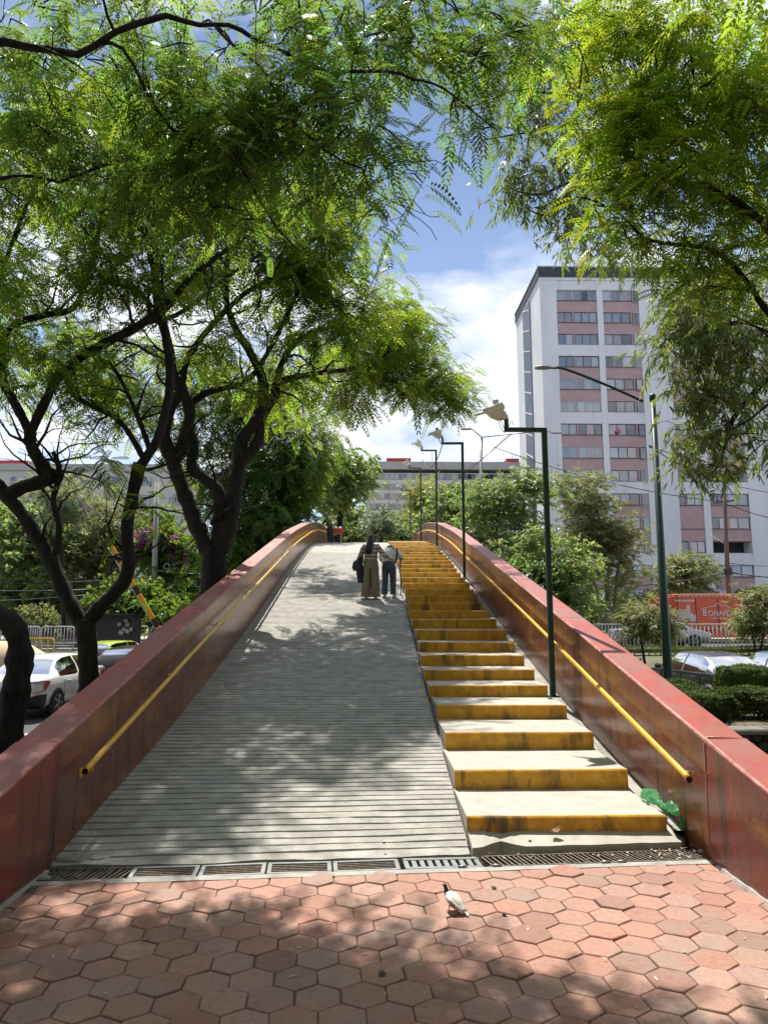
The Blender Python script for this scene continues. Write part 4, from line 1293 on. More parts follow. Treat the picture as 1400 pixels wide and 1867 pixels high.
MB().box(P(1322, 1042, 50) - u0 + Vector((.05, -.2, 0)), (.5, .3, .5), bev=.05).build('junction_box', 'plastic_black', up_)
wp = thing('utility_pole', 'pale concrete utility pole behind the striped boom barrier', 'utility pole', (P(281, 1110, 40).x, 40, .3))
u1 = Vector(wp.location)
MB().tube([(0, 0, 0), P(287, 880, 40) - u1], [.19, .12], 8).build('pole', 'pole_concrete', wp)
MB().box(P(274, 1090, 40) - u1, (.3, .25, .55), bev=.02).build('meter_box', 'window_frame', wp)
MB().tube([P(290, 1030, 40) - u1 + Vector((.16 * math.cos(t), -.2, .16 * math.sin(t))) + Vector((.5, 0, -.1)) for t in [2 * math.pi * i / 14 for i in range(15)]], .03, 5, cap=False).build('cable_coil', 'cable_pale', wp)
def cable(label, a, b_, sag, r_=.014, m='cable', name='overhead_cable'):
    a, b_ = Vector(a), Vector(b_)
    o = thing(name, label, 'cable', a, 0, 'overhead cables')
    pts = [(b_ - a) * (i / 14) + Vector((0, 0, -sag * 4 * (i / 14) * (1 - i / 14))) for i in range(15)]
    MB().tube(pts, r_, 5).build('strand', m, o)
for k, (pa, pb_, sag, rr, lb) in enumerate((
        ((1183, 812, 16.6), (1318, 862, 50), .5, .016, 'black cable from the tall street lamp to the brown utility pole'),
        ((1183, 815, 16.6), (1480, 850, 30), .35, .012, 'black cable leaving the tall street lamp to the right'),
        ((1318, 915, 50), (900, 815, 52), .6, .03, 'upper cable from brown utility pole to double-armed lamp'),
        ((1320, 918, 50), (1480, 960, 48), .2, .03, 'cable running right from the crossarm of brown pole'),
        ((1322, 1042, 50), (1480, 1055, 46), .15, .05, 'thick cable bundle right of the brown pole junction box'),
        ((1322, 1045, 50), (1040, 1072, 50), .3, .04, 'thick cable bundle left of the brown pole junction box'),
        ((1322, 1026, 50), (1480, 1030, 46), .15, .025, 'thin cable above the bundle right of the brown pole'),
        ((1319, 880, 50), (1480, 905, 46), .2, .025, 'cable at top of the brown pole going right'),
        ((930, 790, 10.5), (770, 880, 47), .6, .005, 'cable hanging from the nearest bridge lamp towards far lamps'),
        ((934, 790, 10.5), (800, 860, 52), .5, .005, 'second cable hanging from the nearest bridge lamp'),
        ((806, 812, 20.2), (770, 838, 28.4), .5, .014, 'cable slung between second and third bridge lamps'))):
    cable(lb, P(*pa), P(*pb_), sag, rr)
for k, (y0, y1) in enumerate(((1060, 1052), (1072, 1068), (1083, 1080), (1093, 1072), (1100, 1093))):
    cable('%s of five cables crossing the left trees to the pale pole' % ('topmost', 'second', 'third', 'fourth', 'lowest')[k], P(-60, y0 + 4, 38), P(283, y1, 39.8), .12, .022, 'cable_pale' if k in (1, 3) else 'cable')
for k, yv in enumerate((1040, 1052, 1060, 1068, 1074)):
    cable('%s of five cables from the pale pole into the bougainvillea' % ('topmost', 'second', 'third', 'fourth', 'lowest')[k], P(286, yv, 39.8), P(430, yv + 6, 40), .1 + .05 * k, .022, 'cable_pale' if k % 2 == 0 else 'cable')
cable('cable rising from the left limb past the forked tree to upper left', P(118, 868, 18), P(215, 950, 22), .25, .014, 'cable_pale')

# ------------------------------------------------------------------ raised bed with lava stone wall at right
bed = MB()
bx0, bx1, by0, by1, bz = 4.6, 16.0, 9.75, 14.2, .36
vs = []; nx, ny = 24, 12
for j in range(ny):
    for i in range(nx):
        x = bx0 + (bx1 - bx0) * i / (nx - 1); y = by0 + (by1 - by0) * j / (ny - 1)
        e = min(1, (x - bx0) / .9, (by1 - y) / .6)
        vs.append((x, y, -.5 + (bz + .5) * max(0, e) ** .6 + .05 * noise.noise((x * 2, y * 2, 0))))
fs = [(j * nx + i, j * nx + i + 1, (j + 1) * nx + i + 1, (j + 1) * nx + i) for j in range(ny - 1) for i in range(nx - 1)]
bed.add(vs, fs, 0, True).build('planting_bed', 'soil', kind='structure')
MB().box((8.2, 6.6, -.36), (7.4, 5.4, .3), bev=.02).build('side_pavement', 'pavement', kind='structure')
lw = thing('stone_wall', 'black lava stone retaining wall at the right edge', 'wall', (P(1336, 1320, 9.6).x, 9.6, -.5))
MB().box((4.0, .16, .47), (8.0, .2, .94)).build('backing', 'lava_stone', lw)
def rockmesh(k):
    bm = bmesh.new(); bmesh.ops.create_icosphere(bm, subdivisions=1, radius=1)
    for v in bm.verts: v.co *= 1 + .28 * noise.noise(v.co * 1.7 + Vector((k * 9.1, 0, 0)))
    me = bpy.data.meshes.new('stone'); bm.to_mesh(me); bm.free(); me.materials.append(MATS['lava_stone']); return me
rocks = [rockmesh(k) for k in range(8)]
zz = .08
while zz < .9:
    xx = rng.uniform(0, .08); hh = rng.uniform(.055, .075)
    while xx < 3.4:
        wd = rng.uniform(.06, .115)
        s_ = link('stone', rocks[rng.randrange(8)], lw, loc=(xx + wd, .05 + rng.uniform(-.02, .02), zz + hh + rng.uniform(-.02, .02)), rot=(rng.uniform(0, 6), rng.uniform(-.3, .3), rng.uniform(-.3, .3)))
        s_.scale = (wd * 1.05, .08, hh * 1.1); xx += wd * 1.9
    zz += hh * 1.8
MB().box((4.0, .12, .97), (8.06, .34, .07), bev=.02).build('coping', 'stone_cap', lw)
# ------------------------------------------------------------------ foliage
def frond_template(n, lw, fw=.5, ang=.55, wid=.085):
    """pinnate frond in (along, side, normal) units of its length"""
    v, f = [], []
    for i in range(n):
        t = .14 + .84 * i / (n - 1)
        l = lw * (math.sin(math.pi * (.12 + .80 * (i + .5) / n)) ** .7)
        for s in (-1, 1):
            o = len(v)
            dx, dy = math.sin(ang) * l, math.cos(ang) * l * s
            w_ = wid * .5
            v += [(t, 0, 0), (t + dx * .5 + w_, dy * .5, .01), (t + dx, dy, -.04 * l / lw), (t + dx * .5 - w_, dy * .5, .01)]
            f.append((o, o + 1, o + 2, o + 3))
    o = len(v)
    v += [(0, -.008, 0), (0, .008, 0), (1, .003, 0), (1, -.003, 0)]
    f.append((o, o + 1, o + 2, o + 3))
    return np.array(v), np.array(f)
FROND = frond_template(9, .27)
FROND_S = frond_template(7, .30, wid=.11)
def sprig_template(n, ll, wid, spread=1.0, seed=0):
    r_ = random.Random(seed); v, f = [], []
    for i in range(n):
        t = i / n
        a = r_.uniform(0, 6.28); el = r_.uniform(.3, 1.2) * spread
        d = Vector((math.cos(el), math.sin(el) * math.cos(a), math.sin(el) * math.sin(a)))
        s = d.cross(Vector((r_.uniform(-1, 1), r_.uniform(-1, 1), r_.uniform(-1, 1)))).normalized()
        b = Vector((t, 0, 0)); l = ll * r_.uniform(.7, 1.2); w_ = wid * r_.uniform(.8, 1.2) / 2
        o = len(v)
        v += [b, b + d * l * .45 + s * w_, b + d * l, b + d * l * .45 - s * w_]
        f.append((o, o + 1, o + 2, o + 3))
    return np.array([tuple(p) for p in v]), np.array(f)
SLENDER = sprig_template(11, .55, .12, .9, 3)
BROAD = sprig_template(9, .55, .30, 1.1, 5)
TUFT = sprig_template(10, .8, .30, 1.4, 8)
def leaf_mesh(name, tmpl, pos, axis, size, droop, matname, parent, tone=None):
    T, Fc = tmpl
    pos = np.asarray(pos, float); axis = np.asarray(axis, float); size = np.asarray(size, float)
    N = len(pos); K = len(T)
    axis /= np.linalg.norm(axis, axis=1)[:, None] + 1e-9
    upv = np.tile(np.array([[0, 0, 1.0]]), (N, 1)) + nr.normal(0, .35, (N, 3))
    side = np.cross(axis, upv); side /= np.linalg.norm(side, axis=1)[:, None] + 1e-9
    nrm = np.cross(side, axis)
    V = pos[:, None, :] + size[:, None, None] * (T[None, :, 0, None] * axis[:, None, :] + T[None, :, 1, None] * side[:, None, :] + T[None, :, 2, None] * nrm[:, None, :])
    V[:, :, 2] -= (np.asarray(droop) * size)[:, None] * (T[None, :, 0] ** 2)
    V = V.reshape(-1, 3)
    nf = len(Fc)
    I = (Fc[None] + (np.arange(N) * K)[:, None, None]).reshape(-1)
    me = bpy.data.meshes.new(name)
    me.vertices.add(len(V)); me.vertices.foreach_set('co', V.astype(np.float32).ravel())
    me.loops.add(len(I)); me.loops.foreach_set('vertex_index', I.astype(np.int32))
    me.polygons.add(N * nf)
    me.polygons.foreach_set('loop_start', np.arange(0, N * nf * 4, 4, dtype=np.int32))
    me.materials.append(MATS[matname])
    at = me.attributes.new('tone', 'FLOAT', 'POINT')
    tn = nr.random(N) if tone is None else tone
    at.data.foreach_set('value', np.repeat(tn, K).astype(np.float32))
    me.update(calc_edges=True)
    return link(name, me, parent, kind='stuff')
TRI = [0]
def sprout(mb, pp, rr, nodes, count, lmin=.7, lmax=1.9, child=True):
    """crooked side branches along a limb"""
    for _ in range(count):
        i = rng.randrange(len(pp) // 4, len(pp) - 1)
        if rr[i] > .15: continue
        t = (pp[i + 1] - pp[i]).normalized()
        d = (t * .6 + Vector((rng.gauss(0, .7), rng.gauss(0, .7), rng.gauss(.15, .6)))).normalized()
        L = rng.uniform(lmin, lmax); p = pp[i].copy(); path = [p.copy()]; n = 7
        for k in range(n):
            d = (d + Vector((rng.gauss(0, .28), rng.gauss(0, .28), rng.gauss(.03, .25)))).normalized()
            p = p + d * (L / n); path.append(p.copy())
        r0 = min(rr[i] * .55, .036)
        rad = [max(.004, r0 * (1 - .85 * k / n)) for k in range(n + 1)]
        mb.tube(path, rad, 5); nodes += list(zip(path, rad))
        if child and L > .6: sprout(mb, path, rad, nodes, 3, .3, .8, False)
def tree_limbs(root, limbs, m, name='trunk', nodes=None, seg=9, sides=13, rough=.16, sprouts=0):
    """each limb: list of (px, py, Y, radius)"""
    nodes = [] if nodes is None else nodes
    mb = MB()
    for L in limbs:
        pts = [tuple(P(a, b_, Y)) + (r_,) for a, b_, Y, r_ in L]
        sp = smooth_path(pts, seg)
        pp = [Vector(q[:3]) for q in sp]; rr = [max(.006, q[3] * (1 + rough * noise.noise(Vector(q[:3]) * 3))) for q in sp]
        mb.tube(pp, rr, sides, lump=.16)
        nodes += [(p, r_) for p, r_ in zip(pp, rr)]
        if sprouts: sprout(mb, pp, rr, nodes, sprouts)
    mb.build(name, m, root)
    return nodes
def crown(root, nodes, blobs, tmpl, m, size, per, droop=.25, spread=.30, up=.1, rad=.055, twig_m='twig', out=.7, reject=None, name='crown', maxtwig=2.2, dens=1.0, bunch=1, sky_block_blobs=()):
    """blobs: (px, py, Y, radius_px, half_depth_m, clumps)"""
    tw = MB()
    pos, ax, sz, tn = [], [], [], []
    for (bx, by, bY, br, bd, nc) in blobs:
        c0 = P(bx, by, bY)
        local = list(nodes)
        if nodes:
            near = min(nodes, key=lambda q: (q[0] - c0).length + .4 * max(0, q[0].z - c0.z))
            a = near[0]; L = (c0 - a).length
            if L > .3:
                r0 = min(near[1] * .6, rad)
                mid = a.lerp(c0, .5) + Vector((nr.normal(0, .12), nr.normal(0, .12), .12)) * L * .5
                path = [Vector(q) for q in smooth_path([a, mid, c0], 5)]
                path = [p + Vector((noise.noise(p * 2), noise.noise(p * 2 + Vector((5, 0, 0))), noise.noise(p * 2 + Vector((0, 5, 0))))) * .10 for p in path]
                path[0] = a
                rr = [r0 * (1 - .65 * i / (len(path) - 1)) for i in range(len(path))]
                tw.tube(path, rr, 6)
                new = [(p, r_) for p, r_ in zip(path, rr)]
                nodes += new; local = list(nodes)
        npts = np.array([q[0] for q in local]) if local else None
        for ci in range(max(2, int(nc * dens))):
            if ci % bunch == 0 or bunch == 1:
                while True:
                    a0, b0, c0_ = nr.uniform(-1, 1, 3)
                    if a0 * a0 + b0 * b0 + c0_ * c0_ < 1: break
            jt = (.20 if bunch > 1 else 0.0)
            a_, b_, c_ = a0 + nr.normal(0, jt), b0 + nr.normal(0, jt * .7), c0_ + nr.normal(0, jt)
            px, py = bx + a_ * br, by + b_ * br
            if reject and reject(px, py): continue
            c = P(px, py, bY + c_ * bd)
            if XL - .5 < c.x < XR + .6 and c.y > 5 and c.z < deck(c.y) + 2.6: continue
            if npts is not None:
                d2 = ((npts - np.array(c)) ** 2).sum(1); i = int(d2.argmin())
                s = Vector(npts[i]); L = (c - s).length
                if .1 < L < maxtwig:
                    md = s.lerp(c, .5) + Vector((nr.normal(0, .1), nr.normal(0, .1), .08 + nr.normal(0, .08))) * L
                    tw.tube([s, s.lerp(md, .6), md, md.lerp(c, .6), c], [min(.018, .45 * local[i][1] + .005), .012, .010, .008, .005], 4)
            for k in range(per):
                d = nr.normal(0, 1, 3); d[2] = abs(d[2]) * .25 + up - .1
                d /= np.linalg.norm(d)
                o = nr.normal(0, spread, 3); o[2] *= .6
                pos.append(np.array(c) + o); ax.append(d * out + o / (spread + .01) * .25 + np.array([0, 0, up])); sz.append(size * nr.uniform(.65, 1.25)); 
    for (wx, wy_, wz, wrr, nc) in sky_block_blobs:       # unseen boughs added beyond the view to block sky light
        c0 = Vector((wx, wy_, wz))
        near = min(nodes, key=lambda q: (q[0] - c0).length)
        mid = near[0].lerp(c0, .5) + Vector((0, 0, .5))
        tw.tube([Vector(q) for q in smooth_path([near[0], mid, c0], 5)], [min(near[1] * .7, .08) * (1 - .07 * i) for i in range(11)], 6)
        for _ in range(nc):
            d = nr.normal(0, 1, 3); d *= wrr * nr.random() ** .4 / np.linalg.norm(d)
            c = np.array((wx, wy_, wz)) + d * np.array((1, 1, .55))
            for k in range(per):
                o = nr.normal(0, spread * 1.3, 3); o[2] *= .6
                dd = nr.normal(0, 1, 3); dd[2] *= .3
                pos.append(c + o); ax.append(dd); sz.append(size * nr.uniform(.8, 1.5))
    if tw.v: tw.build('branches', twig_m, root, kind='stuff')
    droops = nr.uniform(.4, 1.5, len(pos)) * droop
    TRI[0] += len(pos) * len(tmpl[1]) * 2
    return leaf_mesh(name, tmpl, pos, ax, sz, droops, m, root)
def sky_gap(px, py):
    """the opening of sky between the left and the right crowns"""
    if 690 < px < 1010 and 300 < py < 760:
        edge = np.interp(py, [300, 360, 420, 480, 540, 600, 660, 720, 760], [760, 730, 690, 700, 745, 800, 830, 850, 830])
        return px > edge
    return False

# --- forked tree just left of the parapet
tA = thing('jacaranda_tree', 'black forked jacaranda trunk in front of the white sedan', 'tree', P(160, 1345, 13.0), group='jacaranda trees')
def rel(root):
    """parts of a tree are modelled in place; keep them there under the root"""
    bpy.context.view_layer.update()
    for ch in root.children: ch.matrix_parent_inverse = Matrix.Translation(-Vector(root.location))
A_ = 13.0
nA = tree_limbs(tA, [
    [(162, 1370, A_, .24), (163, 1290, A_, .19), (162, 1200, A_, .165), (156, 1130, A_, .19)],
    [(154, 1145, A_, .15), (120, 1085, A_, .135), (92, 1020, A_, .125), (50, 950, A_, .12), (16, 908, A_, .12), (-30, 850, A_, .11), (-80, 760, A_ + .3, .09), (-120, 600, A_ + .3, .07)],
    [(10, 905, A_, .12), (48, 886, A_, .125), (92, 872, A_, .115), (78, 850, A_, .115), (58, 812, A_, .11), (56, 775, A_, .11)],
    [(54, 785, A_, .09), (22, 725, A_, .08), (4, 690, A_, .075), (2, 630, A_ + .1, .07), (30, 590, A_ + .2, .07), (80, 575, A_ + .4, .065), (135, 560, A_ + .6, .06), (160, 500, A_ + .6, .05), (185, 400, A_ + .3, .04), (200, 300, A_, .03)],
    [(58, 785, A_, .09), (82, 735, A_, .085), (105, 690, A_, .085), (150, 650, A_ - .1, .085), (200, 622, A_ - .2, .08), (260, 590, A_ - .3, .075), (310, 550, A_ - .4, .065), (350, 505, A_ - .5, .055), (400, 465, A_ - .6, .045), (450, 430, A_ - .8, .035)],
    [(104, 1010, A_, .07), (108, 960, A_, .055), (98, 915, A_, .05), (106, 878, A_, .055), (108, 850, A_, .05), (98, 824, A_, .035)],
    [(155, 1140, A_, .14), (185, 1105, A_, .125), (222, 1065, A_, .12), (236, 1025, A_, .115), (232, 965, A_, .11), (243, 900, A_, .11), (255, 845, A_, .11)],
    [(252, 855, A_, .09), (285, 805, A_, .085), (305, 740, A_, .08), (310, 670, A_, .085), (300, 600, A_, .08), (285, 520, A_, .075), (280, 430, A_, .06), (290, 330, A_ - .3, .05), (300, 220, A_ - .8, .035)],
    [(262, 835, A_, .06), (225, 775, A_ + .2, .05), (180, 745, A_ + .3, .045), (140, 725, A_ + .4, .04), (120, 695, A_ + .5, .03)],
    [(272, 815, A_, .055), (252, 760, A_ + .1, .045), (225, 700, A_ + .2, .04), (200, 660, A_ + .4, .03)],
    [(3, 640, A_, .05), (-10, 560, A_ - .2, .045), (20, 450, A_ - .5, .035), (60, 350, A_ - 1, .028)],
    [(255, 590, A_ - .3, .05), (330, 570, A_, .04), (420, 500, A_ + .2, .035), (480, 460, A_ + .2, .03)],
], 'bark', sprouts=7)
crown(tA, nA, [
    (60, 450, 12.5, 130, 1.4, 60), (170, 400, 13, 140, 1.4, 70), (60, 610, 13, 95, 1.2, 34), (190, 560, 13.6, 110, 1.2, 44), (300, 420, 13, 120, 1.3, 60),
    (-40, 640, 13, 80, 1.0, 20), (150, 690, 13.6, 70, .8, 20), (60, 700, 13.3, 50, .6, 8), (110, 300, 12, 150, 1.3, 60), (260, 270, 12.2, 140, 1.3, 64), (230, 700, 13.5, 60, .7, 14), (380, 330, 12.4, 110, 1.1, 44), (30, 300, 12, 110, 1.2, 30),
    (140, 790, 13.2, 40, .5, 5), (200, 860, 12.6, 34, .5, 6), (235, 905, 12.6, 28, .4, 3)],
    FROND, 'fern_leaf', .42, 10, droop=.5, up=.02, spread=.25, dens=.78, bunch=6)
rel(tA)

# --- many-stemmed tree rising beside the middle of the ramp
tB = thing('jacaranda_tree', 'black many-limbed jacaranda leaning over the middle of the ramp', 'tree', P(384, 1180, 17.0), group='jacaranda trees')
B_ = 17.0
nB = tree_limbs(tB, [
    [(385, 1230, B_, .34), (385, 1120, B_, .30), (388, 1060, B_, .28), (392, 1000, B_, .30)],
    [(385, 1010, B_, .21), (360, 960, B_, .19), (338, 905, B_, .18), (318, 850, B_, .17), (300, 800, B_ - .2, .17), (305, 755, B_ - .3, .15), (325, 720, B_ - .3, .14)],
    [(318, 845, B_, .14), (340, 790, B_, .14), (345, 740, B_ - .2, .13), (318, 690, B_ - .3, .13), (305, 620, B_ - .3, .12), (290, 560, B_ - .3, .11), (280, 470, B_ - .3, .095), (278, 380, B_ - .3, .08), (285, 260, B_ - .5, .06), (300, 150, B_ - 1, .05)],
    [(400, 1000, B_, .19), (402, 940, B_, .16), (398, 895, B_, .14), (370, 870, B_, .14), (350, 850, B_ + .1, .13), (355, 810, B_ + .1, .11), (345, 775, B_ + .1, .10), (352, 730, B_ + .2, .10)],
    [(400, 1005, B_, .22), (420, 950, B_, .20), (428, 890, B_, .19), (438, 840, B_, .18), (442, 800, B_, .15), (468, 765, B_ - .1, .15), (480, 730, B_ - .1, .14), (478, 690, B_ - .2, .12), (455, 640, B_ - .3, .10), (430, 600, B_ - .4, .09), (412, 540, B_ - .4, .08), (420, 460, B_ - .5, .06), (470, 380, B_ - .8, .05)],
    [(440, 845, B_, .13), (470, 805, B_, .12), (478, 760, B_, .12), (500, 725, B_, .12), (505, 700, B_, .11), (530, 690, B_ - .1, .08), (580, 680, B_ + .6, .07), (640, 672, B_ + 1.6, .055), (700, 650, B_ + 2.6, .04), (760, 670, B_ + 3.4, .02)],
    [(500, 715, B_, .09), (515, 660, B_ + .2, .08), (545, 620, B_ + .2, .07), (590, 600, B_ + .8, .06), (650, 590, B_ + 1.6, .05), (720, 600, B_ + 2.4, .025)],
    [(350, 735, B_ + .2, .09), (380, 715, B_ + .2, .08), (420, 705, B_ + .1, .08), (455, 690, B_, .07), (490, 640, B_, .06), (530, 560, B_ - .2, .055), (560, 490, B_ - .4, .045), (590, 420, B_ - .4, .035)],
    [(330, 715, B_ - .3, .09), (345, 650, B_ - .3, .08), (390, 590, B_ - .4, .07), (440, 540, B_ - .5, .06), (500, 500, B_ - .7, .05), (560, 430, B_ - .9, .035)],
    [(285, 480, B_ - .3, .07), (320, 440, B_ - .3, .06), (380, 410, B_ - .5, .05), (440, 360, B_ - .6, .04), (520, 300, B_ - .8, .03)],
    [(395, 900, B_, .07), (405, 925, B_ - .2, .06), (385, 955, B_ - .1, .05)],
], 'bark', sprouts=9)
crown(tB, nB, [
    (430, 440, 16.2, 130, 1.6, 60), (540, 420, 16, 120, 1.6, 64), (620, 500, 16.2, 95, 1.4, 46), (590, 590, 17, 110, 1.5, 40), (690, 590, 19, 85, 1.4, 74), (760, 650, 20.5, 62, 1.4, 70), (800, 715, 21, 52, 1.2, 56),
    (700, 690, 20, 65, 1.2, 50), (620, 690, 18, 60, 1.0, 20), (480, 560, 16.5, 110, 1.4, 28), (380, 560, 16.6, 100, 1.4, 36), (500, 320, 15.6, 110, 1.4, 46), (600, 380, 15.6, 80, 1.2, 34), (420, 660, 16.8, 90, 1.2, 28), (540, 650, 17.4, 80, 1.2, 16), (350, 320, 15.8, 110, 1.3, 44), (330, 690, 17.6, 60, .8, 14), (730, 545, 19, 42, .9, 16), (720, 725, 20, 32, .7, 8), (660, 640, 19, 60, 1.2, 22), (590, 700, 23.5, 62, 1.6, 26), (520, 730, 24.5, 56, 1.6, 22), (640, 670, 23.5, 52, 1.6, 20), (560, 640, 24, 60, 1.6, 16)],
    FROND_S, 'fern_leaf', .44, 11, droop=.55, up=-.02, spread=.27, dens=.78, bunch=8, reject=sky_gap)
rel(tB)

# --- near tree whose boughs hang in from the upper left
tC = thing('jacaranda_tree', 'jacaranda boughs hanging in from the top of the view', 'tree', (-7.2, 6.3, -.3), group='jacaranda trees')
nC = []
mb = MB()
for L in ([(-7.2, 6.3, -.4, .30), (-7.1, 6.3, 1.5, .25), (-6.9, 6.4, 3.2, .23), (-6.5, 6.5, 4.8, .20), (-5.6, 6.6, 6.4, .15), (-4.6, 6.8, 7.6, .11), (-3.2, 7, 8.2, .085), (-1.8, 7.2, 8.35, .06), (-.6, 7.3, 8.2, .045), (.6, 7.4, 8.0, .03), (1.4, 7.5, 7.7, .02)],
          [(-6.7, 6.45, 4.2, .12), (-6.2, 7.4, 5.8, .09), (-5.2, 8.3, 7.2, .07), (-4, 8.8, 7.9, .05), (-2.9, 9, 8.0, .035), (-1.8, 9.0, 7.6, .02)],
          [(-4.6, 6.8, 7.6, .08), (-3.8, 6.6, 8.9, .06), (-2.6, 6.4, 9.4, .045), (-1.2, 6.3, 9.3, .035), (.3, 6.5, 9.0, .025)],
          [(-1.8, 7.2, 8.35, .04), (-1.1, 7.0, 7.6, .03), (-.5, 6.9, 6.9, .022), (-.1, 6.9, 6.2, .014)],
          [(-3.2, 7, 8.2, .05), (-2.2, 7.6, 7.6, .04), (-1.3, 7.9, 7.0, .03), (-.8, 8.0, 6.3, .018)]):
    sp = smooth_path(L, 7)
    pp = [Vector(q[:3]) for q in sp]; rr = [q[3] * (1 if q[3] > .16 else .44) for q in sp]; rr[-1] = .005
    pp = [p + (Vector((noise.noise(p * .9), noise.noise(p * .9 + Vector((7, 0, 0))), noise.noise(p * .9 + Vector((0, 7, 0))))) * .45 + Vector((noise.noise(p * 3), noise.noise(p * 3 + Vector((7, 0, 0))), noise.noise(p * 3 + Vector((0, 7, 0))))) * .07) * (1 if q > .02 else 1) for p, q in zip(pp, rr)]
    mb.tube(pp, rr, 10, lump=.16); nC += list(zip(pp, rr)); sprout(mb, pp, rr, nC, 9, .6, 1.4)
mb.build('trunk', 'bark', tC)
crown(tC, nC, [
    (560, 110, 7.6, 110, .8, 20), (640, 215, 7.4, 90, .7, 24), (700, 300, 7.2, 55, .5, 11), (455, 180, 8, 110, .8, 22), (760, 60, 7.6, 95, .7, 18), (850, 120, 7.6, 80, .6, 16), (930, 50, 7.8, 70, .6, 15), (860, 205, 7.5, 45, .4, 8), (690, 120, 7.6, 90, .7, 11),
    (330, 90, 8.4, 110, .8, 20), (160, 110, 8.6, 120, .8, 22), (30, 120, 8.6, 110, .8, 18), (60, 20, 8.2, 120, .8, 16), (250, 10, 8, 110, .8, 14), (470, 20, 7.8, 100, .8, 16), (640, 10, 7.5, 90, .7, 14), (830, 10, 7.6, 80, .6, 12), (700, 365, 7.2, 26, .3, 3), (610, 330, 7.6, 60, .5, 10), (300, 320, 8.6, 110, .8, 40), (430, 330, 8.6, 100, .8, 40), (190, 240, 8.8, 100, .8, 30), (510, 270, 8.4, 90, .7, 34), (330, 200, 8.2, 110, .8, 30), (460, 220, 8.0, 100, .7, 30), (60, 250, 8.8, 90, .7, 14)],
    FROND, 'fern_leaf_cool', .34, 10, droop=.6, up=-.02, spread=.22, dens=.72, bunch=3, reject=sky_gap, sky_block_blobs=[(-4.2, 3.2, 8.8, 2.2, 60), (-1.2, 2.6, 9.8, 2.0, 50), (-5, -.5, 8.2, 2.6, 70), (-1.5, -1.8, 9.2, 2.6, 70), (-7.5, 2, 7, 2.2, 50)])
rel(tC)

# --- curved trunk at the left edge
tE = thing('jacaranda_tree', 'curved black trunk bending out of the left edge', 'tree', P(15, 1400, 11.0), group='jacaranda trees')
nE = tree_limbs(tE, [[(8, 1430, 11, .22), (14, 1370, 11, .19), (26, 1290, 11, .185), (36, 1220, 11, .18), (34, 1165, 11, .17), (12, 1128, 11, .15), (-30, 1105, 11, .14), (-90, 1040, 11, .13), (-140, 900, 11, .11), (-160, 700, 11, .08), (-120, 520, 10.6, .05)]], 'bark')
crown(tE, nE, [(-90, 480, 10.4, 110, 1.0, 26), (-110, 640, 10.8, 90, .9, 18)], FROND, 'fern_leaf', .40, 10, droop=.7)
rel(tE)

# --- bright tree at upper right
tD = thing('jacaranda_tree', 'bright green jacaranda crown filling the upper right corner', 'tree', (7.6, 9.6, -.5), group='jacaranda trees')
nD = []
mb = MB()
for L in ([(7.6, 9.6, -.6, .30), (7.5, 9.6, 1.5, .26), (7.3, 9.6, 3.4, .24), (6.8, 9.5, 5.2, .19), (6.0, 9.4, 6.6, .14), (5.2, 9.3, 7.6, .10), (4.4, 9.2, 8.5, .06), (3.9, 9.1, 9.2, .03)],
          [(7.2, 9.6, 3.8, .14), (6.6, 9.9, 5.6, .10), (5.7, 10.0, 6.8, .075), (4.7, 10.0, 7.4, .055), (3.8, 10.0, 7.9, .035), (3.2, 9.9, 8.2, .02)],
          [(6.8, 9.5, 5.2, .12), (6.4, 9.2, 6.8, .09), (6.2, 9.0, 8.2, .07), (5.9, 8.8, 9.5, .04)],
          [(6.4, 9.9, 5.2, .05), (5.9, 10.2, 4.9, .04), (5.4, 10.3, 4.6, .02)]):
    sp = smooth_path(L, 7)
    pp = [Vector(q[:3]) for q in sp]; rr = [q[3] * (1 if q[3] > .18 else .55) for q in sp]; rr[-1] = .005
    pp = [p + Vector((noise.noise(p * .9), noise.noise(p * .9 + Vector((7, 0, 0))), noise.noise(p * .9 + Vector((0, 7, 0))))) * .4 + Vector((noise.noise(p * 3), noise.noise(p * 3 + Vector((7, 0, 0))), noise.noise(p * 3 + Vector((0, 7, 0))))) * .07 for p in pp]
    mb.tube(pp, rr, 10, lump=.16); nD += list(zip(pp, rr)); sprout(mb, pp, rr, nD, 8, .6, 1.4)
mb.build('trunk', 'bark', tD)
crown(tD, nD, [
    (1180, 110, 9.2, 120, 1.0, 44), (1310, 90, 9.0, 130, 1.0, 46), (1240, 250, 9.4, 120, 1.0, 46), (1350, 280, 9.2, 130, 1.0, 46), (1140, 260, 9.6, 80, .8, 24), (1150, 370, 9.8, 65, .7, 18), (1260, 400, 10, 100, .9, 34), (1370, 440, 9.8, 100, .9, 30), (1090, 200, 9.6, 50, .6, 9), (1120, 30, 9, 80, .8, 18), (1400, 100, 8.8, 100, .9, 20), (1300, 500, 10.2, 60, .6, 12), (1200, 440, 10.2, 50, .6, 8)],
    FROND, 'fern_leaf_bright', .42, 12, droop=.5, up=.02, spread=.26, dens=.64, bunch=3, sky_block_blobs=[(5.4, 5.5, 8.8, 2.0, 50), (6.2, 2.2, 8.2, 2.4, 60), (3.6, -.6, 9.6, 2.5, 70), (7.2, -2, 8, 2.5, 60), (9.5, 6, 7, 2.4, 50)])
rel(tD)

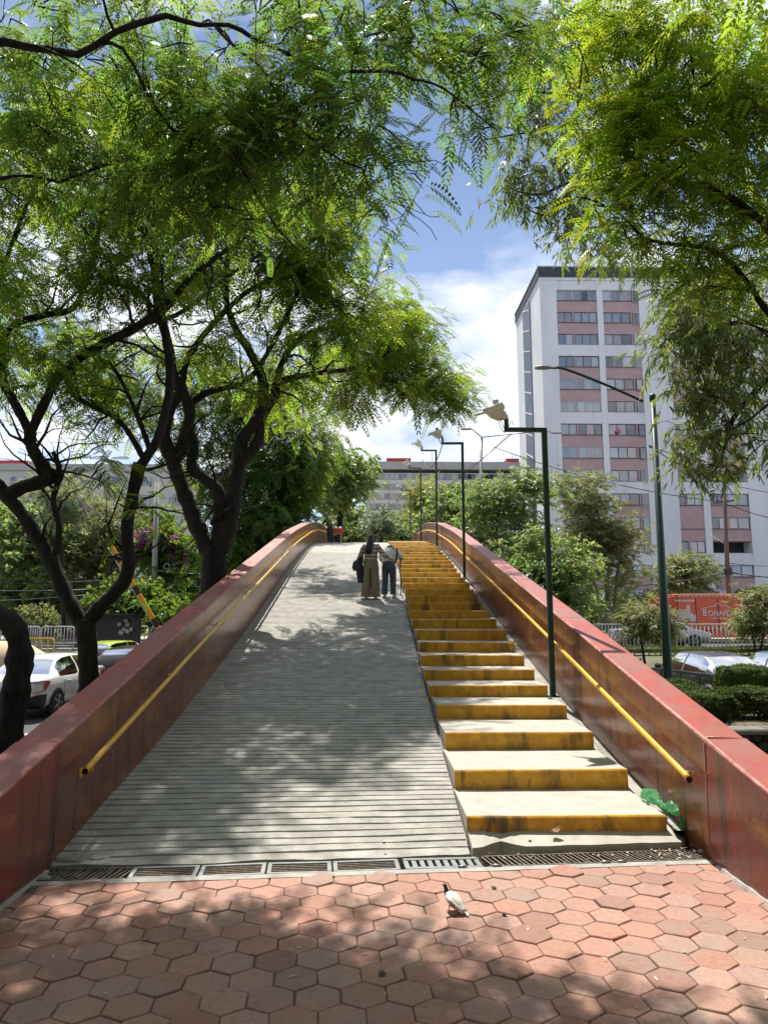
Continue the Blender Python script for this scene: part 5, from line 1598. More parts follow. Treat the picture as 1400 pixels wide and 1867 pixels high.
# --- slender-leaved tree at right, in front of the tower
tF = thing('ash_tree', 'slender-leaved tree hanging over the right side of the tower', 'tree', P(1560, 1200, 14), group=None)
F_ = 14.0
nF = tree_limbs(tF, [
    [(1560, 1330, F_, .26), (1555, 1100, F_, .22), (1540, 900, F_, .20), (1510, 740, F_, .17), (1470, 600, F_, .14), (1430, 480, F_, .11), (1380, 360, F_, .08), (1300, 260, F_, .05)],
    [(1520, 780, F_, .10), (1460, 680, F_, .09), (1405, 690, F_, .07), (1370, 720, F_, .06), (1335, 765, F_, .05), (1322, 810, F_, .035), (1310, 850, F_, .02)],
    [(1470, 610, F_, .08), (1400, 590, F_, .06), (1330, 590, F_, .05), (1270, 610, F_, .035), (1210, 620, F_, .02)],
    [(1400, 400, F_, .06), (1280, 350, F_, .05), (1160, 320, F_, .045), (1050, 330, F_, .035), (980, 355, F_, .025), (920, 340, F_, .015)],
    [(1350, 330, F_, .05), (1200, 240, F_, .045), (1080, 190, F_, .04), (1000, 170, F_, .03), (930, 165, F_, .015)],
    [(1060, 225, F_, .03), (1000, 235, F_, .025), (940, 245, F_, .02), (880, 255, F_, .012)],
    [(1050, 330, F_, .03), (1000, 390, F_, .022), (960, 380, F_, .014)],
], 'bark')
crown(tF, nF, [
    (1290, 560, 14, 80, 1.2, 34), (1225, 600, 14, 50, .9, 14), (1215, 640, 14, 30, .6, 5), (1340, 620, 14, 80, 1.2, 30), (1290, 720, 14, 62, .9, 30), (1275, 800, 14, 50, .7, 18), (1295, 860, 14, 32, .5, 8), (1370, 700, 14, 55, .9, 14), (1390, 560, 14, 90, 1.2, 28), (1385, 790, 14, 45, .7, 9), (1235, 545, 14, 40, .6, 9),
    (980, 170, 14, 70, .8, 20), (1010, 90, 14, 70, .8, 18), (970, 250, 14, 65, .7, 16), (1000, 330, 14, 65, .7, 20), (930, 340, 14, 38, .5, 8), (1040, 390, 14, 50, .6, 12), (1090, 440, 14, 45, .6, 9), (1040, 20, 14, 60, .7, 12), (1080, 330, 14, 60, .7, 14), (930, 80, 14, 40, .5, 6)],
    SLENDER, 'slender_leaf', .26, 11, droop=.7, spread=.27, up=-.05, dens=.85)
rel(tF)

# ------------------------------------------------------------------ trees and shrubs further back
def far_tree(name, label, base, blobs, tmpl, m, size, per, bark='bark', trunk_r=.14, stems=None, group='trees along the avenue', spread=.35, cat='tree', droop=.3, dens=None):
    px, py, Y = base
    bp = P(px, py, Y)
    root = thing(name, label, cat, bp, group=group)
    big = max(blobs, key=lambda q: q[3])
    limbs = stems or [[(px, py + 6, Y, trunk_r), ((px + big[0]) / 2 + rng.uniform(-4, 4), (py + big[1]) / 2, Y, trunk_r * .75), (big[0], big[1] + big[3] * .2, big[2], trunk_r * .4), (big[0] + rng.uniform(-8, 8), big[1] - big[3] * .5, big[2], trunk_r * .15)]]
    nd = tree_limbs(root, limbs, bark, seg=4, sides=7)
    crown(root, nd, blobs, tmpl, m, size, per, droop=droop, spread=spread, rad=trunk_r * .4, twig_m='twig' if bark == 'bark' else bark, maxtwig=3.0, dens=dens or (.8 if m in ('broad_leaf', 'grey_leaf') else 1.0), bunch=3)
    rel(root)
    return root
far_tree('broadleaf_tree', 'dense dark green tree behind the many-limbed jacaranda', (470, 1110, 36), [(520, 860, 36, 70, 2, 50), (555, 800, 36, 50, 1.6, 30), (460, 930, 35, 70, 1.8, 44), (525, 915, 36, 45, 1.6, 34), (420, 1000, 34, 60, 1.4, 26), (470, 980, 35, 45, 1.4, 26), (450, 850, 36, 70, 1.6, 30), (400, 900, 37, 60, 1.4, 22), (430, 760, 36, 70, 1.8, 34), (350, 800, 36, 55, 1.6, 20), (510, 735, 36, 65, 1.8, 30), (290, 750, 37, 55, 1.6, 18), (240, 680, 37, 55, 1.6, 18), (380, 690, 37, 65, 1.6, 24), (160, 690, 38, 50, 1.4, 14), (60, 640, 38, 55, 1.4, 14), (100, 560, 38, 60, 1.4, 14)], FROND_S, 'dark_leaf', .85, 13, trunk_r=.28, spread=.55, droop=.8)
far_tree('broadleaf_tree', 'grey green leafy tree left of the crest', (618, 1040, 46), [(620, 850, 46, 36, 2, 30), (640, 880, 46, 28, 1.6, 20), (600, 890, 46, 34, 1.8, 24), (625, 920, 46, 30, 1.6, 18)], BROAD, 'broad_leaf', .62, 14, trunk_r=.25, spread=.5)
for k, (px, py, r_, Y, mm, lb) in enumerate(((636, 960, 30, 62, 'broad_leaf', 'low green tree above the vendor cart'), (695, 965, 26, 60, 'grey_leaf', 'grey green tree behind the woman with long hair'), (735, 962, 28, 64, 'broad_leaf', 'green tree between the couple and the stair top'), (790, 925, 24, 70, 'grey_leaf', 'hazy tree in front of the low apartment block'))):
    far_tree('broadleaf_tree', lb, (px, 1090, Y), [(px, py, Y, r_, 2.2, 34), (px - r_ * .6, py + 22, Y, r_ * .8, 1.8, 20), (px + r_ * .6, py + 22, Y, r_ * .8, 1.8, 20)], BROAD, mm, .62, 13, spread=.6, trunk_r=.22)
far_tree('young_tree', 'bright yellow green young tree left of the second bridge lamp', (770, 1060, 55), [(770, 905, 55, 26, 1.2, 22), (755, 922, 55, 22, 1.0, 12), (790, 920, 55, 22, 1.0, 10), (770, 940, 55, 28, 1.0, 14)], FROND_S, 'yellow_leaf', .75, 10, trunk_r=.14, spread=.45)
far_tree('broadleaf_tree', 'rounded green tree between second and third bridge lamps', (830, 1070, 50), [(835, 905, 50, 36, 2, 28), (815, 940, 50, 42, 2, 30), (855, 935, 50, 38, 2, 26), (800, 965, 50, 36, 1.6, 20)], BROAD, 'broad_leaf', .52, 13, trunk_r=.22, spread=.5)
far_tree('ash_tree', 'thin-stemmed ash between first and second bridge lamps', (935, 1130, 36), [(918, 905, 36, 38, 1.4, 24), (955, 878, 36, 30, 1.2, 18), (895, 930, 36, 44, 1.4, 28), (960, 940, 36, 40, 1.3, 24), (980, 900, 36, 24, 1.0, 10), (880, 985, 35, 50, 1.4, 32), (940, 1010, 35, 46, 1.4, 26)], SLENDER, 'broad_leaf', .52, 14, trunk_r=.13, spread=.40,
         stems=[[(930, 1140, 36, .14), (925, 1060, 36, .11), (940, 1000, 36, .09), (955, 950, 36, .07), (950, 880, 36, .03)], [(930, 1060, 36, .08), (905, 980, 36, .07), (915, 900, 36, .04), (918, 860, 36, .02)]])
far_tree('broadleaf_tree', 'low bushy tree hugging the outside of the right parapet', (1010, 1170, 31), [(1010, 1050, 31, 48, 1.4, 40), (960, 1070, 31, 44, 1.3, 34), (1040, 1035, 31, 36, 1.2, 22), (930, 1040, 32, 40, 1.2, 24), (1030, 1085, 30.5, 34, 1.0, 18), (985, 985, 32, 28, .9, 12)], BROAD, 'broad_leaf', .40, 14, trunk_r=.12, spread=.38)
far_tree('pepper_tree', 'pale wispy tree right of the nearest bridge lamp', (1105, 1140, 47), [(1070, 900, 47, 46, 1.8, 26), (1100, 940, 47, 50, 1.8, 28), (1050, 970, 47, 46, 1.6, 24), (1130, 985, 47, 46, 1.6, 24), (1085, 1020, 47, 50, 1.6, 28), (1135, 1050, 47, 36, 1.4, 16), (1040, 905, 47, 24, 1.0, 8)], SLENDER, 'pale_leaf', .66, 13, bark='bark_pale', trunk_r=.20, spread=.55,
         stems=[[(1108, 1150, 47, .22), (1106, 1060, 47, .16), (1098, 980, 47, .12), (1080, 900, 47, .05)], [(1118, 1150, 47, .16), (1122, 1070, 47, .12), (1132, 1000, 47, .08), (1130, 950, 47, .03)], [(1096, 1150, 47, .12), (1088, 1080, 47, .09), (1062, 1000, 47, .06), (1050, 950, 47, .03)]])
far_tree('pepper_tree', 'small pale tree above the left end of the truck', (1245, 1120, 58), [(1240, 1045, 58, 34, 1.4, 24), (1265, 1040, 58, 26, 1.2, 14), (1225, 1065, 58, 26, 1.2, 12)], SLENDER, 'pale_leaf', .9, 14, bark='bark_pale', trunk_r=.12, spread=.55)
far_tree('shrub', 'feathery shrub at the foot of the tall street lamp', (1175, 1205, 27), [(1165, 1145, 27, 30, .8, 22), (1195, 1140, 27, 28, .7, 18), (1180, 1120, 27, 22, .6, 10), (1205, 1165, 27, 16, .5, 6)], SLENDER, 'pale_leaf', .40, 14, trunk_r=.05, spread=.25, group=None, cat='shrub')
far_tree('shrub', 'reddish green shrub in front of the truck at right edge', (1372, 1195, 30), [(1385, 1122, 30, 34, .9, 26), (1410, 1110, 30, 34, .9, 22), (1362, 1132, 30, 20, .6, 9), (1390, 1150, 30, 28, .7, 12)], SLENDER, 'pale_leaf', .42, 14, trunk_r=.06, spread=.28, group=None, cat='shrub',
         stems=[[(1378, 1200, 30, .05), (1372, 1160, 30, .04), (1360, 1120, 30, .02)], [(1384, 1200, 30, .05), (1390, 1160, 30, .04), (1398, 1110, 30, .02)]])
# left background
far_tree('broadleaf_tree', 'leafy green tree behind the left crowd barriers', (50, 1160, 42), [(40, 1000, 42, 70, 2.2, 50), (80, 960, 43, 50, 1.8, 30), (20, 1060, 41, 60, 2, 36), (75, 1060, 41, 50, 1.6, 30), (0, 960, 42, 40, 1.6, 18)], BROAD, 'broad_leaf', .62, 14, bark='bark_pale', trunk_r=.2, spread=.5)
far_tree('pepper_tree', 'yellowish wispy tree between the forked trunk limbs', (190, 1150, 44), [(190, 1000, 44, 50, 2, 30), (210, 950, 44, 44, 1.8, 24), (175, 1060, 43, 44, 1.6, 24), (240, 1000, 44, 40, 1.6, 18), (150, 930, 46, 40, 1.6, 14), (100, 900, 48, 46, 1.6, 14)], SLENDER, 'pale_leaf', .75, 13, bark='bark_pale', trunk_r=.18, spread=.55)
far_tree('yucca_tree', 'spiky grey yucca crown beside the broken branch', (118, 1150, 36), [(108, 925, 36, 26, .6, 9), (120, 940, 36, 24, .6, 8)], sprig_template(16, 1.3, .09, 1.5, 21), 'grey_leaf', .55, 6, trunk_r=.12, spread=.25, group=None)
bgv = far_tree('bougainvillea', 'bougainvillea with magenta flowers over the cables at left', (310, 1150, 42), [(290, 1010, 42, 40, 1.4, 26), (330, 1030, 42, 44, 1.4, 28), (260, 990, 43, 36, 1.2, 16), (340, 1080, 41.5, 44, 1.2, 22), (300, 960, 43, 36, 1.2, 14)], BROAD, 'dark_leaf', .55, 13, trunk_r=.12, spread=.45, group=None)
fl_pos, fl_ax, fl_sz = [], [], []
for (px, py, rx, ry, n_) in ((245, 980, 12, 14, 34), (262, 990, 14, 12, 36), (275, 972, 10, 8, 20), (300, 992, 12, 12, 50), (312, 985, 8, 10, 20), (318, 1015, 4, 16, 26), (320, 1045, 3, 14, 26), (338, 1028, 5, 14, 26), (340, 1040, 3, 10, 14), (158, 926, 6, 4, 10)):
    for _ in range(n_):
        q = P(px + nr.normal(0, rx * .5), py + nr.normal(0, ry * .5), 41.0 + nr.uniform(-.4, .2))
        fl_pos.append(tuple(q)); fl_ax.append(nr.normal(0, 1, 3)); fl_sz.append(nr.uniform(.16, .3))
fo = leaf_mesh('flowers', TUFT, fl_pos, fl_ax, fl_sz, np.zeros(len(fl_pos)), 'magenta_petal', bgv)
fo.matrix_parent_inverse = Matrix.Translation(-Vector(bgv.location))
far_tree('broadleaf_tree', 'dark tree trunk and foliage behind the striped boom', (245, 1150, 37), [(240, 1090, 37, 44, 1.2, 28), (200, 1120, 37, 36, 1.0, 18), (290, 1110, 37, 40, 1.0, 22), (330, 1120, 36, 36, 1.0, 18)], BROAD, 'dark_leaf', .45, 13, trunk_r=.35, spread=.4)
far_tree('shrub', 'low pale shrub by the left crowd barriers', (85, 1155, 37), [(80, 1138, 37, 24, .7, 16), (50, 1140, 37, 22, .7, 12)], TUFT, 'pale_leaf', .3, 10, trunk_r=.04, spread=.3, group=None, cat='shrub')

# distant wood closing the avenue on both sides, reads as one mass
wpos, wax, wsz = [], [], []
for _ in range(9000):
    x = nr.uniform(-130, 130); y = nr.uniform(66, 80) if abs(x) < 14 or x > 12 else nr.uniform(60, 74)
    if x > 19 and y > 78: y = 70
    hmax = 5.2 + 2.0 * noise.noise((x * .11, 0, 0)) + 1.5 * noise.noise((x * .5, 2, 0)) if x < 15 else 3.5 + 1.5 * noise.noise((x * .3, 0, 0))
    z = .3 + hmax * (nr.random() ** .7)
    wpos.append((x, y, z)); wax.append(nr.normal(0, 1, 3)); wsz.append(nr.uniform(.8, 1.5))
wo = leaf_mesh('distant_wood', BROAD, wpos, wax, wsz, np.full(len(wpos), .2), 'broad_leaf', None)
wo['label'] = 'distant row of green trees closing off the avenue'; wo['category'] = 'trees'

# unseen trees added behind and beside the camera to cut the sky fill
wpos, wax, wsz = [], [], []
for _ in range(5200):
    a = nr.uniform(-2.05, 2.05); rr_ = nr.uniform(11.5, 17)
    x = math.sin(a) * rr_ * 1.15; y = 3.0 - math.cos(a) * rr_
    if y > 7: continue
    hmax = 11.5 + 2.5 * noise.noise((a * 3, 1, 0)) + 1.2 * noise.noise((a * 11, 2, 0))
    wpos.append((x, y, -.2 + hmax * nr.random() ** .8)); wax.append(nr.normal(0, 1, 3)); wsz.append(nr.uniform(.8, 1.5))
wo = leaf_mesh('sky_block_trees', BROAD, wpos, wax, wsz, np.full(len(wpos), .2), 'dark_leaf', None)
wo['label'] = 'unseen belt of trees added round the plaza to block sky light'; wo['category'] = 'trees'

# ------------------------------------------------------------------ clipped hedges
def hedge(label, a, b_, wd, zlo, zhi, zground, n):
    a, b_ = Vector(a), Vector(b_)
    root = thing('hedge', label, 'hedge', (a.x, a.y, zground), group='clipped hedges')
    d = (b_ - a); L = d.length; d.normalize(); sd = Vector((-d.y, d.x, 0))
    pos, ax, sz = [], [], []
    core = MB()
    core.box((a + b_) / 2 * 1.0 + Vector((0, 0, (zlo + zhi) / 2)) - Vector((0, 0, (a.z + b_.z) / 2)), (L - .16, wd - .16, zhi - zlo - .16), rot=Matrix.Rotation(math.atan2(d.y, d.x), 3, 'Z'), bev=.08)
    core.build('core', 'dark_leaf', root)
    for _ in range(n):
        t = nr.uniform(0, 1); u = nr.uniform(-1, 1); v = nr.uniform(-1, 1)
        f_ = nr.integers(0, 5)
        if f_ < 2: v = 1.0
        elif f_ == 2: u = -1.0
        elif f_ == 3: u = 1.0
        else: t = float(nr.integers(0, 2))
        r_ = 1 - .16 * (abs(u) ** 3) * (abs(v) ** 3)
        bmp = .05 * noise.noise((t * L * 2.5, u * 2, v * 2))
        c = a + d * (t * L) + sd * (u * (wd / 2 + bmp) * r_)
        z = (zlo + zhi) / 2 + v * ((zhi - zlo) / 2) * r_ + bmp + .04 * math.sin(t * 7)
        pos.append((c.x, c.y, z)); ax.append((sd * u + Vector((0, 0, 1)) * (v + .5) + d * (t - .5)).normalized() + Vector(nr.normal(0, .6, 3))); sz.append(nr.uniform(.035, .065))
    leaf_mesh('foliage', TUFT, pos, ax, sz, np.full(len(pos), .1), 'hedge_leaf', root)
    st = MB()
    for k in range(int(L / .45) + 1):
        q = a + d * min(L - .1, .15 + k * .45 + rng.uniform(-.1, .1)) + sd * rng.uniform(-.15, .15)
        st.tube([(q.x, q.y, zground - .05), (q.x + rng.uniform(-.06, .06), q.y, (zground + zlo) / 2), (q.x + rng.uniform(-.1, .1), q.y + rng.uniform(-.1, .1), zlo + .12)], [.035, .028, .02], 6)
    st.build('stems', 'bark', root, kind='stuff')
    rel(root)
q0, q1 = P(1190, 1230, 15.6), P(1298, 1262, 11.3)
hedge('light topped clipped hedge just beyond the right parapet', (q0.x - .2, 14.4, 0), (q1.x, 11.4, 0), .75, .30, .68, .25, 5200)
q0, q1 = P(1312, 1262, 11.8), P(1460, 1275, 11.6)
hedge('clipped hedge above the lava stone wall', (q0.x, 11.8, 0), (q1.x + .4, 11.5, 0), .7, .40, .74, .3, 5200)
q0, q1 = P(1322, 1230, 15), P(1440, 1230, 15)
hedge('shaded clipped hedge in front of the black sedan', (q0.x, 15.0, 0), (q1.x + .5, 15.2, 0), .7, .34, .86, -.2, 5200)
hedge('low hedge strip along the median before the railings', (P(1085, 1190, 30).x, 30.6, 0), (P(1420, 1190, 30).x, 30.8, 0), .8, .32, .62, .2, 4200)
# grass tufts on the bed
gpos = [(nr.uniform(4.9, 9), nr.uniform(9.9, 13), .34) for _ in range(700)]
leaf_mesh('bed_grass', TUFT, gpos, [(nr.normal(0, .4), nr.normal(0, .4), 1) for _ in gpos], nr.uniform(.025, .06, len(gpos)), np.zeros(len(gpos)), 'pale_leaf', None)['label'] = 'sparse dry grass on the planting bed'
print('leaf tris', TRI[0])
# ------------------------------------------------------------------ people
def skin_body(name, J, E_, parent, m, root=0):
    """one continuous figure grown from joints {key:(x,y,z,rx,ry)} and edges"""
    keys = list(J); ix = {k: i for i, k in enumerate(keys)}
    me = bpy.data.meshes.new(name)
    me.from_pydata([J[k][:3] for k in keys], [(ix[a], ix[b_]) for a, b_ in E_], [])
    o = bpy.data.objects.new(name, me); C.objects.link(o)
    md = o.modifiers.new('skin', 'SKIN'); md.use_smooth_shade = True
    lay = me.skin_vertices[0] if me.skin_vertices else None
    if lay is None:
        bpy.context.view_layer.update()
        bm = bmesh.new(); bm.from_mesh(me); bm.verts.layers.skin.verify(); bm.to_mesh(me); bm.free()
        lay = me.skin_vertices[0]
    for k, i in ix.items():
        lay.data[i].radius = (J[k][3], J[k][4] if len(J[k]) > 4 else J[k][3])
        lay.data[i].use_root = (i == root)
    sb = o.modifiers.new('sub', 'SUBSURF'); sb.levels = 2; sb.render_levels = 2
    dg = bpy.context.evaluated_depsgraph_get(); dg.update()
    nm = bpy.data.meshes.new_from_object(o.evaluated_get(dg))
    bpy.data.objects.remove(o)
    nm.materials.clear(); nm.materials.append(MATS[m])
    nm.polygons.foreach_set('use_smooth', [True] * len(nm.polygons))
    return link(name, nm, parent)
def oval(c, rx, ry, n=14, ph=0.0, wob=0.0, seed=0):
    c = Vector(c)
    return [c + Vector((rx * math.cos(t) * (1 + wob * noise.noise((math.cos(t) * 2, math.sin(t) * 2, seed + c.z * 3))), ry * math.sin(t) * (1 + wob * noise.noise((math.cos(t) * 2 + 9, math.sin(t) * 2, seed + c.z * 3))), 0)) for t in [2 * math.pi * i / n + ph for i in range(n)]]
def hand(J, E_, wrist, d, side, tag):
    """palm and five short finger chains added to the skeleton"""
    d = Vector(d).normalized(); s = Vector(side).normalized()
    w_ = Vector(J[wrist][:3]); pc = w_ + d * .06
    J[tag + 'palm'] = (*pc, .030, .018); E_.append((wrist, tag + 'palm'))
    for i, (off, ln) in enumerate(((-.024, .055), (-.008, .068), (.008, .064), (.022, .05))):
        b_ = pc + d * .035 + s * off; t_ = b_ + d * ln * .6 + Vector((0, 0, -.006)); e = t_ + d * ln * .5 + Vector((0, 0, -.018))
        for q, p in enumerate((b_, t_, e)): J['%sf%d%d' % (tag, i, q)] = (*p, .0085, .0085)
        E_ += [(tag + 'palm', '%sf%d0' % (tag, i)), ('%sf%d0' % (tag, i), '%sf%d1' % (tag, i)), ('%sf%d1' % (tag, i), '%sf%d2' % (tag, i))]
    t0 = pc - d * .02 - s * .035; t1 = t0 + d * .035 - s * .02
    J[tag + 't0'] = (*t0, .010, .010); J[tag + 't1'] = (*t1, .009, .009)
    E_ += [(tag + 'palm', tag + 't0'), (tag + 't0', tag + 't1')]
def ear_nose(J, E_, hc):
    hx, hy, hz_ = hc
    for s in (-1, 1):
        J['ear%d' % s] = (hx + s * .082, hy - .01, hz_, .014, .02); E_.append(('head', 'ear%d' % s))
    J['nose'] = (hx, hy + .10, hz_ - .01, .014, .016); E_.append(('head', 'nose'))
    J['chin'] = (hx, hy + .06, hz_ - .085, .03, .03); E_.append(('head', 'chin'))

# woman with long black hair
wy = 17.9
wo_ = thing('person', 'woman with long black hair in striped sweater and wide khaki trousers', 'person', (P(676, 1091, wy).x, wy, deck(wy) + .003), R(-4), 'couple walking up the ramp')
J = {'pelvis': (0, 0, .90, .14, .10), 'spine': (0, 0, 1.08, .12, .09), 'chest': (0, .0, 1.24, .14, .10), 'neck': (.0, .01, 1.38, .052, .052), 'head': (.01, .03, 1.495, .085, .095), 'crown': (.01, .02, 1.555, .07, .08),
     'shL': (-.16, 0, 1.32, .055, .055), 'elL': (-.25, .02, 1.07, .042, .042), 'wrL': (-.22, .16, .95, .028, .028),
     'shR': (.16, -.01, 1.32, .055, .055), 'elR': (.30, -.10, 1.12, .042, .042), 'wrR': (.45, -.20, 1.00, .028, .028),
     'hipL': (-.09, 0, .82, .10, .10), 'knL': (-.095, .02, .46, .065, .065), 'anL': (-.10, -.02, .09, .04, .04), 'toL': (-.11, .11, .035, .035, .03),
     'hipR': (.09, 0, .82, .10, .10), 'knR': (.10, .0, .46, .065, .065), 'anR': (.11, -.03, .09, .04, .04), 'toR': (.12, .10, .035, .035, .03)}
E_ = [('pelvis', 'spine'), ('spine', 'chest'), ('chest', 'neck'), ('neck', 'head'), ('head', 'crown'), ('chest', 'shL'), ('shL', 'elL'), ('elL', 'wrL'), ('chest', 'shR'), ('shR', 'elR'), ('elR', 'wrR'), ('pelvis', 'hipL'), ('hipL', 'knL'), ('knL', 'anL'), ('anL', 'toL'), ('pelvis', 'hipR'), ('hipR', 'knR'), ('knR', 'anR'), ('anR', 'toR')]
hand(J, E_, 'wrR', (.85, -.1, -.35), (0, .3, 1), 'r'); hand(J, E_, 'wrL', (.2, .9, -.2), (1, 0, 0), 'l'); ear_nose(J, E_, (.01, .03, 1.495))
skin_body('body', J, E_, wo_, 'skin')
m = MB()
m.loft([oval((0, 0, 1.0), .155, .115), oval((0, -.005, .90), .185, .15), oval((0, -.01, .78), .195, .155), oval((0, 0, .74), .19, .14)], cap=False)
for s in (-1, 1):
    m.loft([oval((s * .085, 0, .82), .11, .14, wob=.1), oval((s * .095, 0, .66), .105, .125, wob=.12, seed=s), oval((s * .105, 0, .45), .105, .115, wob=.18, seed=s), oval((s * .115, .0, .25), .115, .12, wob=.25, seed=s), oval((s * .125, .0, .05), .125, .135, wob=.3, seed=s)], cap=False)
m.build('trousers', 'khaki_cloth', wo_)
m = MB()
m.loft([oval((0, 0, .985), .165, .13, wob=.1), oval((0, 0, 1.06), .175, .14, wob=.15), oval((0, 0, 1.18), .18, .14, wob=.12), oval((0, 0, 1.29), .185, .125, wob=.05), oval((0, .0, 1.36), .13, .09), oval((0, .01, 1.395), .065, .065)], cap=False)
m.tube(smooth_path([(.13, 0, 1.325), (.20, -.02, 1.26), (.30, -.10, 1.12), (.42, -.18, 1.025)], 4), [.075, .074, .074, .073, .072, .071, .070, .069, .068, .066, .064, .061, .058], 9)
m.tube(smooth_path([(-.13, 0, 1.325), (-.20, .0, 1.24), (-.25, .02, 1.07), (-.225, .14, .965)], 4), [.075, .074, .073, .072, .070, .068, .067, .066, .065, .063, .060, .058, .055], 9)
m.build('sweater', 'striped_knit', wo_)
m = MB()
rg = []
for z, rx, ry, yc, xo in ((1.61, .04, .05, .02, .0), (1.595, .075, .085, .015, .0), (1.55, .092, .102, .01, .0), (1.48, .098, .108, -.015, -.005), (1.40, .088, .08, -.06, -.02), (1.33, .098, .06, -.10, -.03), (1.25, .105, .055, -.13, -.045), (1.19, .10, .05, -.145, -.05), (1.14, .085, .04, -.15, -.055), (1.10, .05, .025, -.15, -.06)):
    rg.append(oval((xo, yc, z), rx, ry, 16, wob=.12 if z > 1.3 else .3, seed=4))
m.loft(rg).build('hair', 'hair_black', wo_)
for s, x in ((-1, -.12), (1, .125)):
    m = MB(); m.loft([oval((x, -.09, .05), .03, .02, 10), oval((x, -.06, .05), .042, .035, 10)] if False else [[Vector((x + a, -.10, z)) for a, z in ((-.03, .0), (.03, .0), (.03, .06), (-.03, .06))], [Vector((x + a, .02, z)) for a, z in ((-.042, .0), (.042, .0), (.038, .075), (-.038, .075))], [Vector((x + a, .14, z)) for a, z in ((-.035, .0), (.035, .0), (.03, .04), (-.03, .04))]], smooth=False)
    m.build('shoe', 'shoe_white', wo_)
cb = thing('coat', 'dark coat hanging over the arm of the long-haired woman', 'coat', Vector(wo_.location) + Vector((-.30, -.02, 1.06)))
m = MB()
m.loft([oval((.02, 0, .0), .06, .09, wob=.15, seed=2), oval((.01, -.01, -.12), .085, .10, wob=.2, seed=2), oval((.02, 0, -.34), .10, .09, wob=.25, seed=3), oval((.04, .01, -.54), .095, .08, wob=.3, seed=5), oval((.06, .01, -.66), .085, .06, wob=.3, seed=6)])
m.build('cloth', 'dark_cloth', cb)
hb = thing('handbag', 'black shoulder bag at the left side of the long-haired woman', 'bag', Vector(wo_.location) + Vector((-.36, .04, .86)))
m = MB(); m.loft([oval((0, 0, -.16), .075, .05, wob=.2), oval((-.01, 0, -.08), .105, .065, wob=.15), oval((0, 0, .06), .085, .055, wob=.15), oval((.03, 0, .14), .04, .03)]); m.build('pouch', 'plastic_black', hb)
MB().tube(smooth_path([(.02, 0, .13), (.10, -.06, .36), (.20, -.04, .50), (.16, .05, .30), (.04, .04, .13)], 4), .012, 6).build('strap', 'plastic_black', hb)

# bowed man with a cane
my = 18.1
mo = thing('person', 'stooped man in pale shirt and jeans leaning on a cane', 'person', (P(709, 1086, my).x, my, deck(my) + .003), R(-6), 'couple walking up the ramp')
J = {'pelvis': (0, 0, .84, .13, .10), 'spine': (0, .03, 1.0, .12, .09), 'chest': (0, .12, 1.16, .15, .10), 'neck': (.0, .24, 1.25, .052, .052), 'head': (.0, .35, 1.24, .085, .09), 'crown': (.0, .42, 1.24, .07, .07),
     'shL': (-.17, .14, 1.20, .055, .055), 'elL': (-.24, .22, .98, .042, .042), 'wrL': (-.18, .36, .90, .028, .028),
     'shR': (.17, .14, 1.20, .055, .055), 'elR': (.31, .10, .98, .042, .042), 'wrR': (.27, .28, .88, .028, .028),
     'hipL': (-.09, 0, .77, .07, .07), 'knL': (-.095, .06, .43, .06, .06), 'anL': (-.09, -.03, .08, .04, .04), 'toL': (-.10, .11, .035, .035, .03),
     'hipR': (.09, 0, .77, .07, .07), 'knR': (.11, .06, .43, .06, .06), 'anR': (.13, .04, .08, .04, .04), 'toR': (.14, .18, .035, .035, .03)}
E_ = [('pelvis', 'spine'), ('spine', 'chest'), ('chest', 'neck'), ('neck', 'head'), ('head', 'crown'), ('chest', 'shL'), ('shL', 'elL'), ('elL', 'wrL'), ('chest', 'shR'), ('shR', 'elR'), ('elR', 'wrR'), ('pelvis', 'hipL'), ('hipL', 'knL'), ('knL', 'anL'), ('anL', 'toL'), ('pelvis', 'hipR'), ('hipR', 'knR'), ('knR', 'anR'), ('anR', 'toR')]
hand(J, E_, 'wrR', (-.1, .8, -.4), (1, 0, 0), 'r'); hand(J, E_, 'wrL', (.2, .8, -.3), (1, 0, 0), 'l'); 
J['nose'] = (0, .40, 1.15, .014, .014); E_.append(('head', 'nose'))
skin_body('body', J, E_, mo, 'skin')
m = MB()
m.loft([oval((0, 0, .92), .145, .115), oval((0, -.01, .84), .168, .145), oval((0, -.005, .74), .172, .145), oval((0, .0, .69), .15, .125), oval((0, .0, .665), .07, .07)])
for s in (-1, 1):
    fy = .0 if s < 0 else .05
    m.loft([oval((s * .085, 0, .79), .095, .125, wob=.1), oval((s * .092, .02, .62), .09, .105, wob=.12, seed=s), oval((s * .10, .04 + fy * .3, .43), .078, .085, wob=.15, seed=s), oval((s * .105, fy * .7, .24), .075, .08, wob=.2, seed=s), oval((s * .11, -.02 + fy, .075), .078, .09, wob=.25, seed=s)], cap=False)
m.build('jeans', 'denim', mo)
m = MB()
m.loft([oval((0, .0, .885), .165, .13, wob=.15), oval((0, .02, .98), .175, .135, wob=.18), oval((0, .08, 1.09), .19, .135, wob=.12), oval((0, .13, 1.18), .19, .125, wob=.05), oval((0, .19, 1.25), .13, .09), oval((0, .23, 1.285), .07, .06)], cap=False)
for s in (-1, 1):
    c1 = Vector((s * .14, .14, 1.20)); c2 = Vector((s * (.30 if s > 0 else .235), .105 if s > 0 else .21, 1.0))
    m.tube([c1, c1.lerp(c2, .35), c1.lerp(c2, .7), c2], [.078, .080, .077, .074], 9)
m.build('shirt', 'pale_shirt', mo)
m = MB(); m.loft([oval((0, 0, .865), .160, .136), oval((0, 0, .905), .158, .134)], cap=False); m.build('belt', 'leather_brown', mo)
m = MB(); rg = [oval((0, y_, 1.24), 1, 1, 12) for y_ in (0,)]
rg = []
